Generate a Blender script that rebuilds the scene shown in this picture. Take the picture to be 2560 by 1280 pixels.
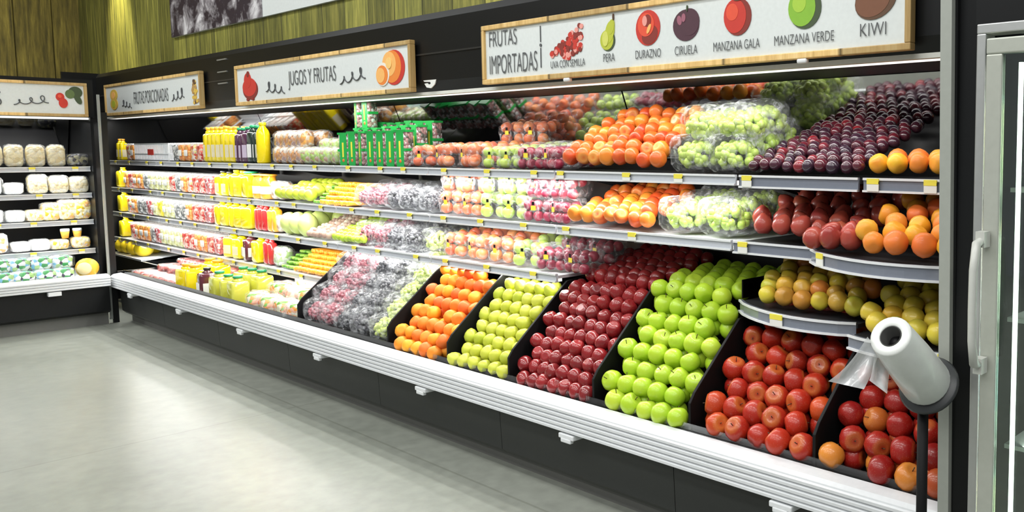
import bpy, bmesh, math, random
from mathutils import Vector, Matrix
for o in list(bpy.data.objects): bpy.data.objects.remove(o)
SC = bpy.context.scene
C = SC.collection
R_ = random.Random(7)
PI = math.pi
# ------------------------------------------------------------------ camera
cam_d = bpy.data.cameras.new('camera'); cam = bpy.data.objects.new('camera', cam_d); C.objects.link(cam)
cam_d.sensor_width = 36; cam_d.lens = 2138/2560*36
cam_d.shift_x = (1280-1900)/2560; cam_d.shift_y = -(640-551)/2560
cam_d.clip_start = 0.05; cam_d.clip_end = 60
rt, up, fw = Vector((.78183, .62349, 0)), Vector((-.051088, .064062, .996637)), Vector((-.621395, .779201, -.081939))
cam.matrix_world = Matrix((( rt.x, up.x, -fw.x, 0), (rt.y, up.y, -fw.y, 0), (rt.z, up.z, -fw.z, 1.4), (0,0,0,1)))
SC.camera = cam
# ------------------------------------------------------------------ world, exposure
w = bpy.data.worlds.new('store_air'); SC.world = w; w.use_nodes = True
w.node_tree.nodes['Background'].inputs[0].default_value = (.93, .97, 1, 1)
w.node_tree.nodes['Background'].inputs[1].default_value = .25
SC.view_settings.view_transform = 'Standard'; SC.view_settings.look = 'None'
SC.view_settings.gamma = 1; SC.view_settings.use_curve_mapping = False
SC.view_settings.exposure = 0.2
# ------------------------------------------------------------------ lights of the place
def area(name, loc, sx, sy, power, rot=(0,0,0), col=(1,1,.97), spread=PI):
    d = bpy.data.lights.new(name, 'AREA'); d.shape = 'RECTANGLE'; d.size = sx; d.size_y = sy
    d.energy = power; d.color = col; d.spread = spread
    o = bpy.data.objects.new(name, d); C.objects.link(o); o.location = loc; o.rotation_euler = rot
    return o
for y, xs in ((-3.2, (-7, -4.2, -1.4, 1.2)), (-1.2, (-5.5, -3, -.6, 1.5)), (.6, (-8, -6, -3.6, -1.2, 1.2))):   # rows of ceiling luminaires above the aisle
    for x in xs:
        area('ceiling_luminaire_light', (x, y, 4.3), 1.8, .6, 37)
# canopy lamp above the open front, lamps beneath the shelf fronts
area('canopy_lamp_light', (-5.6, 2.50, 1.675), 8.0, .05, 22, (math.radians(10), 0, 0))
area('canopy_lamp_light', (-1.45, 2.50, 1.675), .8, .05, 1.2, (math.radians(10), 0, 0))
for z, x0, x1, p in ((1.258, -9.6, -2.08, 30), (1.01, -9.6, -3.16, 16), (.785, -9.6, -3.16, 14), (.555, -9.4, -5.3, 8.5)):
    area('shelf_lamp_light', ((x0+x1)/2, 2.475, z), x1-x0, .03, p, (math.radians(8), 0, 0))
area('left_case_lamp_light', (-8.72, .6, 1.64), .05, 2.8, 11, (0, math.radians(8), 0))
for z in (1.24, 1.02, .80, .56):
    area('left_shelf_lamp_light', (-8.64, .6, z), .03, 2.8, 5.5, (0, math.radians(6), 0))
def spot(name, loc, tgt, power, ang, col):
    d = bpy.data.lights.new(name, 'SPOT'); d.energy = power; d.spot_size = math.radians(ang); d.spot_blend = .8; d.color = col; d.shadow_soft_size = .05
    o = bpy.data.objects.new(name, d); C.objects.link(o); o.location = loc
    o.rotation_euler = (Vector(tgt)-Vector(loc)).to_track_quat('-Z', 'Y').to_euler()
for x in (-9.75, -3.9, -1.5):
    spot('wall_washer_light', (x, 2.2, 3.7), (x, 2.6, 2.5), 300 if x < -9 else 36, 40, (1, .9, .55))
spot('wall_washer_light', (-10.3, 1.3, 3.7), (-11, 1.2, 2.4), 45, 60, (1, .85, .5))

# ------------------------------------------------------------------ materials
MATS = {}
def newmat(name):
    m = bpy.data.materials.new(name); m.use_nodes = True; nt = m.node_tree
    return m, nt, nt.nodes['Principled BSDF'], nt.nodes['Material Output']
def N(nt, t, **kw):
    n = nt.nodes.new(t)
    for k, v in kw.items(): setattr(n, k, v)
    return n
def plain(name, col, rough=.5, metal=0, emis=0, alpha=1, coat=0, bump=0, bscale=60, spec=.5):
    if name in MATS: return MATS[name]
    m, nt, b, out = newmat(name)
    b.inputs['Base Color'].default_value = (*col, 1); b.inputs['Roughness'].default_value = rough
    b.inputs['Metallic'].default_value = metal; b.inputs['Coat Weight'].default_value = coat
    b.inputs['Specular IOR Level'].default_value = spec
    if emis: b.inputs['Emission Color'].default_value = (*col, 1); b.inputs['Emission Strength'].default_value = emis
    n = N(nt, 'ShaderNodeTexNoise'); n.inputs['Scale'].default_value = bscale; tc = N(nt, 'ShaderNodeTexCoord')
    nt.links.new(tc.outputs['Object'], n.inputs['Vector'])
    mx = N(nt, 'ShaderNodeMixRGB', blend_type='MULTIPLY'); mx.inputs[0].default_value = .12
    mx.inputs[1].default_value = (*col, 1); nt.links.new(n.outputs['Fac'], mx.inputs[2]); nt.links.new(mx.outputs[0], b.inputs['Base Color'])
    if bump:
        bp = N(nt, 'ShaderNodeBump'); bp.inputs['Strength'].default_value = bump; bp.inputs['Distance'].default_value = .002
        nt.links.new(n.outputs['Fac'], bp.inputs['Height']); nt.links.new(bp.outputs[0], b.inputs['Normal'])
    MATS[name] = m; return m
def ramp(nt, stops, interp='LINEAR'):
    r = N(nt, 'ShaderNodeValToRGB'); cr = r.color_ramp; cr.interpolation = interp
    while len(cr.elements) < len(stops): cr.elements.new(.5)
    for e, (p, c) in zip(cr.elements, stops): e.position = p; e.color = (*c, 1)
    return r
def fruit(name, cols, patch, pamt=.5, scale=18, rough=.28, coat=.25, speck=0, streak=1, stem_end=None):
    """cols: per-object hue range, patch: blush colour mixed by noise in the fruit's own coordinates"""
    if name in MATS: return MATS[name]
    m, nt, b, out = newmat(name); L = nt.links
    oi = N(nt, 'ShaderNodeObjectInfo'); tc = N(nt, 'ShaderNodeTexCoord'); mp = N(nt, 'ShaderNodeMapping')
    mp.inputs['Scale'].default_value = (1, 1, 1/streak)
    ad = N(nt, 'ShaderNodeVectorMath', operation='ADD'); L.new(tc.outputs['Object'], ad.inputs[0]); L.new(oi.outputs['Random'], ad.inputs[1]); L.new(ad.outputs[0], mp.inputs['Vector'])
    k = len(cols); rr = ramp(nt, [(i/max(1, k-1), c) for i, c in enumerate(cols)]); L.new(oi.outputs['Random'], rr.inputs[0])
    n = N(nt, 'ShaderNodeTexNoise'); n.inputs['Scale'].default_value = scale; n.inputs['Detail'].default_value = 3; L.new(mp.outputs[0], n.inputs['Vector'])
    mr = N(nt, 'ShaderNodeMapRange'); mr.inputs[1].default_value = .2; mr.inputs[2].default_value = .68; mr.inputs[4].default_value = pamt; L.new(n.outputs['Fac'], mr.inputs[0])
    mx = N(nt, 'ShaderNodeMixRGB'); L.new(mr.outputs[0], mx.inputs[0]); L.new(rr.outputs[0], mx.inputs[1]); mx.inputs[2].default_value = (*patch, 1)
    col = mx.outputs[0]
    if stem_end:
        sp = N(nt, 'ShaderNodeSeparateXYZ'); L.new(tc.outputs['Generated'], sp.inputs[0])
        m2 = N(nt, 'ShaderNodeMapRange'); m2.inputs[1].default_value = .88; m2.inputs[2].default_value = 1.0; m2.inputs[4].default_value = .32; L.new(sp.outputs['Z'], m2.inputs[0])
        x2 = N(nt, 'ShaderNodeMixRGB'); L.new(m2.outputs[0], x2.inputs[0]); L.new(col, x2.inputs[1]); x2.inputs[2].default_value = (*stem_end, 1); col = x2.outputs[0]
    if speck:
        v = N(nt, 'ShaderNodeTexVoronoi'); v.inputs['Scale'].default_value = 260; L.new(tc.outputs['Object'], v.inputs['Vector'])
        m3 = N(nt, 'ShaderNodeMapRange'); m3.inputs[1].default_value = .16; m3.inputs[2].default_value = .1; m3.inputs[4].default_value = speck; L.new(v.outputs['Distance'], m3.inputs[0])
        x3 = N(nt, 'ShaderNodeMixRGB'); L.new(m3.outputs[0], x3.inputs[0]); L.new(col, x3.inputs[1]); x3.inputs[2].default_value = (.8, .75, .5, 1); col = x3.outputs[0]
    L.new(col, b.inputs['Base Color']); b.inputs['Roughness'].default_value = rough+.08; b.inputs['Coat Weight'].default_value = coat
    b.inputs['Coat Roughness'].default_value = .06; b.inputs['Specular IOR Level'].default_value = .35
    MATS[name] = m; return m
def film(name='clear_film', tint=(.95, .97, 1), lo=.04, hi=.42, scale=26):
    if name in MATS: return MATS[name]
    m, nt, b, out = newmat(name); L = nt.links
    tc = N(nt, 'ShaderNodeTexCoord'); n = N(nt, 'ShaderNodeTexNoise'); n.inputs['Scale'].default_value = scale; n.inputs['Detail'].default_value = 4; n.inputs['Distortion'].default_value = 1.2
    L.new(tc.outputs['Object'], n.inputs['Vector'])
    mr = N(nt, 'ShaderNodeMapRange'); mr.inputs[1].default_value = .48; mr.inputs[2].default_value = .72; mr.inputs[3].default_value = lo; mr.inputs[4].default_value = hi; L.new(n.outputs['Fac'], mr.inputs[0])
    b.inputs['Base Color'].default_value = (*tint, 1); b.inputs['Roughness'].default_value = .14; b.inputs['Coat Weight'].default_value = .6
    bp = N(nt, 'ShaderNodeBump'); bp.inputs['Strength'].default_value = .6; bp.inputs['Distance'].default_value = .012; L.new(n.outputs['Fac'], bp.inputs['Height']); L.new(bp.outputs[0], b.inputs['Normal'])
    t = N(nt, 'ShaderNodeBsdfTransparent'); mx = N(nt, 'ShaderNodeMixShader'); L.new(mr.outputs[0], mx.inputs[0]); L.new(t.outputs[0], mx.inputs[1]); L.new(b.outputs[0], mx.inputs[2]); L.new(mx.outputs[0], out.inputs['Surface'])
    MATS[name] = m; return m
def glass(name, tint=(.9, .95, .95), fac=.12, rough=.03):
    if name in MATS: return MATS[name]
    m, nt, b, out = newmat(name); L = nt.links
    g = N(nt, 'ShaderNodeBsdfGlossy'); g.inputs['Roughness'].default_value = rough; g.inputs['Color'].default_value = (1, 1, 1, 1)
    t = N(nt, 'ShaderNodeBsdfTransparent'); t.inputs['Color'].default_value = (*tint, 1)
    fr = N(nt, 'ShaderNodeFresnel'); fr.inputs['IOR'].default_value = 1.35
    ad = N(nt, 'ShaderNodeMath', operation='ADD'); ad.inputs[1].default_value = fac; ad.use_clamp = True; L.new(fr.outputs[0], ad.inputs[0])
    mx = N(nt, 'ShaderNodeMixShader'); L.new(ad.outputs[0], mx.inputs[0]); L.new(t.outputs[0], mx.inputs[1]); L.new(g.outputs[0], mx.inputs[2]); L.new(mx.outputs[0], out.inputs['Surface'])
    MATS[name] = m; return m
def chunks(name, cols, scale=30, rough=.25):
    """cut fruit or mixed contents: cells of several colours"""
    if name in MATS: return MATS[name]
    m, nt, b, out = newmat(name); L = nt.links
    tc = N(nt, 'ShaderNodeTexCoord'); v = N(nt, 'ShaderNodeTexVoronoi'); v.inputs['Scale'].default_value = scale; L.new(tc.outputs['Object'], v.inputs['Vector'])
    sp = N(nt, 'ShaderNodeSeparateColor'); L.new(v.outputs['Color'], sp.inputs[0])
    k = len(cols); r = ramp(nt, [(i/k, c) for i, c in enumerate(cols)], 'CONSTANT'); L.new(sp.outputs[0], r.inputs[0]); L.new(r.outputs[0], b.inputs['Base Color'])
    bp = N(nt, 'ShaderNodeBump'); bp.inputs['Strength'].default_value = .6; bp.inputs['Distance'].default_value = .01; bp.invert = True; L.new(v.outputs['Distance'], bp.inputs['Height']); L.new(bp.outputs[0], b.inputs['Normal'])
    b.inputs['Roughness'].default_value = rough; b.inputs['Coat Weight'].default_value = .5
    MATS[name] = m; return m
def wood(name, dark, mid, light, plank=.115, axis='X'):
    m, nt, b, out = newmat(name); L = nt.links
    tc = N(nt, 'ShaderNodeTexCoord'); sp = N(nt, 'ShaderNodeSeparateXYZ'); L.new(tc.outputs['Object'], sp.inputs[0])
    dv = N(nt, 'ShaderNodeMath', operation='DIVIDE'); L.new(sp.outputs[axis], dv.inputs[0]); dv.inputs[1].default_value = plank
    fl = N(nt, 'ShaderNodeMath', operation='FLOOR'); L.new(dv.outputs[0], fl.inputs[0])
    wn = N(nt, 'ShaderNodeTexWhiteNoise', noise_dimensions='1D'); L.new(fl.outputs[0], wn.inputs['W'])
    mp = N(nt, 'ShaderNodeMapping'); mp.inputs['Scale'].default_value = (30, 30, 2.2) ; L.new(tc.outputs['Object'], mp.inputs['Vector'])
    off = N(nt, 'ShaderNodeVectorMath', operation='ADD'); L.new(mp.outputs[0], off.inputs[0]); L.new(wn.outputs['Color'], off.inputs[1])
    n = N(nt, 'ShaderNodeTexNoise'); n.inputs['Scale'].default_value = 1; n.inputs['Detail'].default_value = 7; n.inputs['Roughness'].default_value = .7; L.new(off.outputs[0], n.inputs['Vector'])
    r = ramp(nt, [(.3, dark), (.52, mid), (.75, light)]); L.new(n.outputs['Fac'], r.inputs[0])
    mx = N(nt, 'ShaderNodeMixRGB', blend_type='MULTIPLY'); mx.inputs[0].default_value = 1; L.new(r.outputs[0], mx.inputs[1])
    mr = N(nt, 'ShaderNodeMapRange'); mr.inputs[3].default_value = .6; mr.inputs[4].default_value = 1.15; L.new(wn.outputs['Value'], mr.inputs[0]); L.new(mr.outputs[0], mx.inputs[2])
    fr = N(nt, 'ShaderNodeMath', operation='FRACT'); L.new(dv.outputs[0], fr.inputs[0])
    pp = N(nt, 'ShaderNodeMath', operation='PINGPONG'); pp.inputs[1].default_value = .5; L.new(fr.outputs[0], pp.inputs[0])
    gp = N(nt, 'ShaderNodeMapRange'); gp.inputs[1].default_value = 0; gp.inputs[2].default_value = .02; gp.inputs[3].default_value = .25; gp.inputs[4].default_value = 1; L.new(pp.outputs[0], gp.inputs[0])
    m2 = N(nt, 'ShaderNodeMixRGB', blend_type='MULTIPLY'); m2.inputs[0].default_value = 1; L.new(mx.outputs[0], m2.inputs[1]); L.new(gp.outputs[0], m2.inputs[2])
    L.new(m2.outputs[0], b.inputs['Base Color']); b.inputs['Roughness'].default_value = .55
    bp = N(nt, 'ShaderNodeBump'); bp.inputs['Distance'].default_value = .01; L.new(gp.outputs[0], bp.inputs['Height']); L.new(bp.outputs[0], b.inputs['Normal'])
    return m
BLACK = plain('black_enamel', (.006, .0065, .007), .38, spec=.3)
BLACKM = plain('matt_black_plastic', (.004, .004, .0045), .6, spec=.25)
CHAR = plain('charcoal_base_panel', (.025, .027, .026), .5)
WHITE = plain('white_enamel', (.8, .82, .84), .35)
BUMP_M = plain('white_ribbed_bumper', (.75, .77, .79), .3)
ALU = plain('brushed_aluminium', (.55, .56, .55), .38, .75)
ALUD = plain('grey_frame', (.33, .35, .33), .45, .3)
RAILG = plain('grey_price_strip', (.56, .59, .64), .25, coat=.4)
RAILD = plain('dark_price_strip', (.2, .22, .27), .2, coat=.5)
SHELFM = plain('pale_shelf_steel', (.62, .64, .66), .4)
DSHELF = plain('dark_shelf_steel', (.03, .03, .033), .4)
YEL = plain('yellow_tag_paper', (.9, .78, .08), .6)
PAPER = plain('white_tag_paper', (.85, .86, .82), .6)
SIGNW = plain('white_sign_board', (.74, .78, .77), .6)
PINE = wood('pine_frame', (.55, .33, .1), (.78, .52, .2), (.9, .68, .33), .5)
INK = plain('grey_ink', (.1, .105, .11), .7)
STEM = plain('brown_stem', (.07, .04, .015), .7)
LAMP = plain('lit_lamp_cover', (1, 1, .95), .4, emis=.9)
GLASS = glass('clear_acrylic', (.97, .98, .98), .0)
FILM = film()
FILMF = film('frosted_film', (.93, .95, .95), .12, .7, 30)
WOODL = wood('olive_planks', (.07, .078, .02), (.27, .265, .055), (.6, .54, .12), .3)
WOODS = wood('brown_planks', (.06, .05, .012), (.26, .2, .035), (.58, .45, .08), .3, 'Y')

# ------------------------------------------------------------------ mesh helpers
class MB:
    def __init__(s): s.v = []; s.f = []; s.m = []; s.sm = []
    def add(s, vs, fs, mi=0, smooth=False):
        k = len(s.v); s.v += [tuple(p) for p in vs]
        for f in fs: s.f.append([i+k for i in f]); s.m.append(mi); s.sm.append(smooth)
    def box(s, a, b, mi=0):
        x0, y0, z0 = a; x1, y1, z1 = b
        s.add([(x0,y0,z0),(x1,y0,z0),(x1,y1,z0),(x0,y1,z0),(x0,y0,z1),(x1,y0,z1),(x1,y1,z1),(x0,y1,z1)],
              [(0,3,2,1),(4,5,6,7),(0,1,5,4),(1,2,6,5),(2,3,7,6),(3,0,4,7)], mi)
    def rbox(s, a, b, r=.01, mi=0, seg=2, taper=1, smooth=True):
        """box with rounded vertical edges and soft top and bottom, tapered towards the bottom"""
        x0, y0, z0 = a; x1, y1, z1 = b; cx, cy = (x0+x1)/2, (y0+y1)/2; hx, hy = (x1-x0)/2, (y1-y0)/2
        r = min(r, hx*.95, hy*.95, (z1-z0)*.45)
        rings = [(z0, -r*.8), (z0+r*.3, -r*.3), (z0+r, 0), (z1-r, 0), (z1-r*.3, -r*.3), (z1, -r*.8)]
        vs = []; n = 4*(seg+1)
        for z, o in rings:
            t = taper+(1-taper)*(z-z0)/(z1-z0)
            for q, (sx, sy) in enumerate(((1,1),(-1,1),(-1,-1),(1,-1))):
                for k in range(seg+1):
                    a_ = (q+k/seg)*PI/2
                    vs.append((cx+t*(sx*(hx-r)+math.cos(a_)*(r+o)), cy+t*(sy*(hy-r)+math.sin(a_)*(r+o)), z))
        fs = [(i*n+j, i*n+(j+1)%n, (i+1)*n+(j+1)%n, (i+1)*n+j) for i in range(len(rings)-1) for j in range(n)]
        fs += [tuple(reversed(range(n))), tuple(range((len(rings)-1)*n, len(rings)*n))]
        s.add(vs, fs, mi, smooth)
    def lathe(s, prof, seg=14, c=(0,0,0), mi=0, axis=None, rad=None):
        """prof: (r, z) bottom to top"""
        vs = []; fs = []; idx = []
        for r, z in prof:
            if r < 1e-6: idx.append([len(vs)]); vs.append((0, 0, z))
            else:
                idx.append(list(range(len(vs), len(vs)+seg)))
                for k in range(seg):
                    a = 2*PI*k/seg; m = rad(a, z) if rad else 1
                    vs.append((r*m*math.cos(a), r*m*math.sin(a), z))
        for A, B in zip(idx, idx[1:]):
            for k in range(seg):
                j = (k+1) % seg
                if len(A) == 1 and len(B) == 1: continue
                if len(A) == 1: fs.append((A[0], B[j], B[k]))
                elif len(B) == 1: fs.append((A[k], A[j], B[0]))
                else: fs.append((A[k], A[j], B[j], B[k]))
        if len(idx[0]) > 1: fs.append(tuple(reversed(idx[0])))
        if len(idx[-1]) > 1: fs.append(tuple(idx[-1]))
        M = Matrix.Translation(c) @ (Vector((0,0,1)).rotation_difference(Vector(axis)).to_matrix().to_4x4() if axis is not None else Matrix())
        s.add([M @ Vector(v) for v in vs], fs, mi, True)
    def sphere(s, c, r, mi=0, u=8, v=5, sq=(1,1,1)):
        vs = [(c[0], c[1], c[2]-r*sq[2])]; fs = []
        for i in range(1, v):
            t = -PI/2+PI*i/v
            for k in range(u): vs.append((c[0]+r*sq[0]*math.cos(t)*math.cos(2*PI*k/u), c[1]+r*sq[1]*math.cos(t)*math.sin(2*PI*k/u), c[2]+r*sq[2]*math.sin(t)))
        vs.append((c[0], c[1], c[2]+r*sq[2])); top = len(vs)-1
        for k in range(u):
            j = (k+1) % u; fs.append((0, 1+j, 1+k)); b = 1+(v-2)*u; fs.append((b+k, b+j, top))
            for i in range(v-2): fs.append((1+i*u+k, 1+i*u+j, 1+(i+1)*u+j, 1+(i+1)*u+k))
        s.add(vs, fs, mi, True)
    def prism(s, pts, axis, a, b, mi=0):
        """pts: polygon in the two other axes (cyclic order), extruded from a to b along axis"""
        def P(p, t): return (t, p[0], p[1]) if axis == 'X' else ((p[0], t, p[1]) if axis == 'Y' else (p[0], p[1], t))
        n = len(pts); vs = [P(p, a) for p in pts]+[P(p, b) for p in pts]
        fs = [(i, (i+1) % n, n+(i+1) % n, n+i) for i in range(n)]+[tuple(reversed(range(n))), tuple(range(n, 2*n))]
        s.add(vs, fs, mi)
    def tube(s, path, r, seg=8, mi=0, closed=False):
        vs = []; fs = []; n = len(path); P = [Vector(p) for p in path]
        for i, p in enumerate(P):
            d = (P[min(i+1, n-1)]-P[max(i-1, 0)]).normalized(); a = d.orthogonal().normalized() if i == 0 else (a-d*a.dot(d)).normalized(); b = d.cross(a)
            rr = r[i] if isinstance(r, (list, tuple)) else r
            for k in range(seg): t = 2*PI*k/seg; vs.append(p+(a*math.cos(t)+b*math.sin(t))*rr)
        for i in range(n-1):
            for k in range(seg): j = (k+1) % seg; fs.append((i*seg+k, i*seg+j, (i+1)*seg+j, (i+1)*seg+k))
        fs += [tuple(reversed(range(seg))), tuple(range((n-1)*seg, n*seg))]
        s.add(vs, fs, mi, True)
    def mesh(s, name, mats):
        me = bpy.data.meshes.new(name); me.from_pydata(s.v, [], s.f)
        for m in (mats if isinstance(mats, (list, tuple)) else [mats]): me.materials.append(m)
        me.polygons.foreach_set('material_index', s.m); me.polygons.foreach_set('use_smooth', s.sm)
        bm = bmesh.new(); bm.from_mesh(me); bmesh.ops.recalc_face_normals(bm, faces=bm.faces); bm.to_mesh(me); bm.free()
        return me
    def obj(s, name, mats, parent=None, loc=None, bevel=0):
        return link(name, s.mesh(name, mats), parent, loc, bevel=bevel)
def link(name, me, parent=None, loc=None, rot=None, scale=None, bevel=0):
    o = bpy.data.objects.new(name, me); C.objects.link(o)
    if parent: o.parent = parent
    if loc is not None: o.location = loc
    if rot is not None: o.rotation_euler = rot
    if scale is not None: o.scale = scale if isinstance(scale, tuple) else (scale,)*3
    if bevel:
        b = o.modifiers.new('soft_edges', 'BEVEL'); b.width = bevel; b.segments = 2; b.limit_method = 'ANGLE'
    return o
def tag(o, label, cat, group=None, kind=None):
    o['label'] = label; o['category'] = cat
    if group: o['group'] = group
    if kind: o['kind'] = kind
    return o
def thing(name, label, cat, loc=(0,0,0), rot=None, group=None, kind=None):
    o = link(name, None, None, loc, rot); return tag(o, label, cat, group, kind)
def struct(o): o['kind'] = 'structure'; return o
def dup(root, loc, rot=None, label=None, group=None, scale=None):
    r = root.copy(); C.objects.link(r); r.location = loc
    if rot is not None: r.rotation_euler = rot
    if scale is not None: r.scale = (scale,)*3
    if label: r['label'] = label
    if group: r['group'] = group
    for ch in list(root.children):
        c = ch.copy(); C.objects.link(c); c.parent = r
        for g in ch.children:
            d = g.copy(); C.objects.link(d); d.parent = c
    return r
NTH = ['first', 'second', 'third', 'fourth', 'fifth', 'sixth', 'seventh', 'eighth', 'ninth', 'tenth', 'eleventh', 'twelfth', 'thirteenth', 'fourteenth', 'fifteenth', 'sixteenth', 'seventeenth']
def place(i, n):
    if n == 1: return 'single'
    if n == 2: return ('left', 'right')[i]
    if i == 0: return 'leftmost'
    if i == n-1: return 'rightmost'
    return NTH[i]+' from left'
def rnd(a, b): return R_.uniform(a, b)
def rrot(t=3.14): return (rnd(-t, t), rnd(-t, t), rnd(-3.14, 3.14))

# ------------------------------------------------------------------ the setting
fl, nt, b, out = newmat('polished_concrete'); L = nt.links
tc = N(nt, 'ShaderNodeTexCoord'); n1 = N(nt, 'ShaderNodeTexNoise'); n1.inputs['Scale'].default_value = .9; n1.inputs['Detail'].default_value = 6; L.new(tc.outputs['Object'], n1.inputs['Vector'])
n2 = N(nt, 'ShaderNodeTexNoise'); n2.inputs['Scale'].default_value = 14; n2.inputs['Detail'].default_value = 8; L.new(tc.outputs['Object'], n2.inputs['Vector'])
r1 = ramp(nt, [(.3, (.205, .22, .19)), (.7, (.29, .305, .268))]); L.new(n1.outputs['Fac'], r1.inputs[0])
mx = N(nt, 'ShaderNodeMixRGB', blend_type='OVERLAY'); mx.inputs[0].default_value = .25; L.new(r1.outputs[0], mx.inputs[1]); L.new(n2.outputs['Fac'], mx.inputs[2])
v = N(nt, 'ShaderNodeTexVoronoi'); v.inputs['Scale'].default_value = 9; L.new(tc.outputs['Object'], v.inputs['Vector'])
sp = N(nt, 'ShaderNodeMapRange'); sp.inputs[1].default_value = .03; sp.inputs[2].default_value = .06; L.new(v.outputs['Distance'], sp.inputs[0])
m2 = N(nt, 'ShaderNodeMixRGB'); m2.inputs[0].default_value = 1; m2.inputs[1].default_value = (.2, .19, .14, 1); L.new(mx.outputs[0], m2.inputs[2])
bk = N(nt, 'ShaderNodeTexBrick'); bk.inputs['Scale'].default_value = 1; bk.inputs['Brick Width'].default_value = 3.1; bk.inputs['Row Height'].default_value = 3.1; bk.offset = 0
bk.inputs['Mortar Size'].default_value = .006; bk.inputs['Color1'].default_value = bk.inputs['Color2'].default_value = (1,1,1,1); bk.inputs['Mortar'].default_value = (.82,.82,.8,1)
mpb = N(nt, 'ShaderNodeMapping'); mpb.inputs['Location'].default_value = (1.74, 1.1, 0); L.new(tc.outputs['Object'], mpb.inputs['Vector']); L.new(mpb.outputs[0], bk.inputs['Vector'])
m3 = N(nt, 'ShaderNodeMixRGB', blend_type='MULTIPLY'); m3.inputs[0].default_value = 1; L.new(m2.outputs[0], m3.inputs[1]); L.new(bk.outputs['Color'], m3.inputs[2])
L.new(m3.outputs[0], b.inputs['Base Color'])
rr_ = N(nt, 'ShaderNodeMapRange'); rr_.inputs[3].default_value = .27; rr_.inputs[4].default_value = .33; L.new(n2.outputs['Fac'], rr_.inputs[0]); L.new(rr_.outputs[0], b.inputs['Roughness'])
b.inputs['Specular IOR Level'].default_value = .3
g = MB(); g.box((-11.2, -5, -.05), (2.5, 3.2, 0)); struct(g.obj('floor', fl))
g = MB(); g.box((-11.2, 2.62, 0), (2.5, 2.72, 4.6)); g.box((-11.2, 3.05, 0), (2.5, 3.2, 2.1))
g = MB(); g.box((-11.05, 2.62, 1.9), (2.5, 2.74, 4.6)); struct(g.obj('wall_back', WOODL))
g = MB(); g.box((-11.2, -5, 0), (-11.05, 3.3, 4.6)); struct(g.obj('wall_left', WOODS))

# ------------------------------------------------------------------ the long refrigerated case
X0, X1 = -9.72, -1.04
case = thing('refrigerated_display_case', 'long open refrigerated produce case with black base and white ribbed bumper', 'refrigerated case', (X0, 2.2, 0))
def cp(o):
    o.location = (-X0, -2.2, 0); o.parent = case; return o
def CM(mb, name, mats, bevel=0): return cp(mb.obj(name, mats, bevel=bevel))
SPLITS = [-8.36, -7.36, -6.31, -5.25, -4.2, -3.15, -2.1, -1.04]
for a, bq in zip(SPLITS, SPLITS[1:]):
    g = MB(); g.prism([(2.135, .285), (2.145, .1), (2.17, .075), (2.3, .075), (2.3, .285)], 'X', a+.0015, bq-.0015); CM(g, 'base_panel', CHAR)
g = MB(); g.box((-8.4, 2.22, 0), (X1, 2.26, .08)); CM(g, 'kick_plate', plain('grey_kick_plate', (.16, .16, .15), .6))
# ribbed bumper
pr = []
zz = .292
prof = [(2.12, .290), (2.085, .296)]
for i in range(5):
    z = .300+i*.018; y = 2.070+.0015*i
    prof += [(y+.008, z), (y, z+.004), (y, z+.013), (y+.008, z+.016)]
prof += [(2.085, .393), (2.10, .402), (2.15, .408), (2.16, .402), (2.16, .29)]
g = MB(); g.prism(prof, 'X', -8.36, X1); CM(g, 'bumper', BUMP_M)
for x in [-7.878, -6.83, -5.772, -4.73, -3.68, -2.618, -1.57]:
    g = MB(); g.box((x-.045, 2.068, .276), (x+.045, 2.125, .296)); g.box((x-.03, 2.066, .262), (x+.03, 2.085, .28)); CM(g, 'bumper_clip', WHITE, .004)
g = MB(); g.box((-8.36, 2.165, .40), (X1, 2.169, .43)); CM(g, 'front_guard', GLASS)
g = MB(); g.box((-8.36, 2.16, .30), (-5.2, 2.5, .36)); g.prism([(2.5, .3), (2.5, .36), (3.0, .47), (3.0, .3)], 'X', -8.36, -5.2); CM(g, 'deck_panel', DSHELF)
g = MB(); g.box((-5.2, 2.16, .28), (X1, 3.0, .328)); CM(g, 'deck_panel', DSHELF)
g = MB(); g.box((X0, 3.0, .0), (X1, 3.06, 2.08)); CM(g, 'back_panel', plain('black_back_panel', (.012, .012, .013), .35))
# grille lines of the back wall seen on the right
g = MB()
for z in (.93, .965, 1.36, 1.395): g.box((-3.2, 2.985, z), (X1, 3.0, z+.006))
CM(g, 'back_rail', ALUD)
# fascia
g = MB(); g.prism([(2.42, 1.70), (2.40, 1.75), (2.40, 2.06), (2.42, 2.095), (2.70, 2.095), (2.70, 1.70)], 'X', -10.4, X1); CM(g, 'fascia', BLACK)
g = MB(); g.box((-9.7, 2.395, 1.885), (X1, 2.401, 1.893)); CM(g, 'fascia_trim', plain('dark_trim', (.03, .03, .03), .3))
g = MB()
for z in (1.865, 1.945, 2.03): g.box((-6.83, 2.392, z), (-6.67, 2.401, z+.008))
CM(g, 'vent_slot', ALU)
g = MB(); g.box((-9.7, 2.42, 1.684), (X1, 2.45, 1.70)); CM(g, 'canopy_edge', plain('pale_canopy_edge', (.8, .8, .74), .3))
g = MB(); g.box((-9.7, 2.458, 1.687), (X1, 2.54, 1.70)); CM(g, 'canopy_lamp', LAMP)
g = MB(); g.box((-9.7, 2.54, 1.688), (X1, 3.0, 1.70)); CM(g, 'canopy_panel', DSHELF)
# swoosh mark on the fascia
pts = [(-4.13, 1.757), (-4.01, 1.757), (-4.025, 1.733), (-4.06, 1.715), (-4.10, 1.72), (-4.12, 1.74), (-4.095, 1.742), (-4.08, 1.733), (-4.06, 1.738), (-4.065, 1.747), (-4.12, 1.75)]
g = MB(); g.prism(pts, 'Y', 2.397, 2.402); CM(g, 'swoosh_mark', PAPER)
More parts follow.
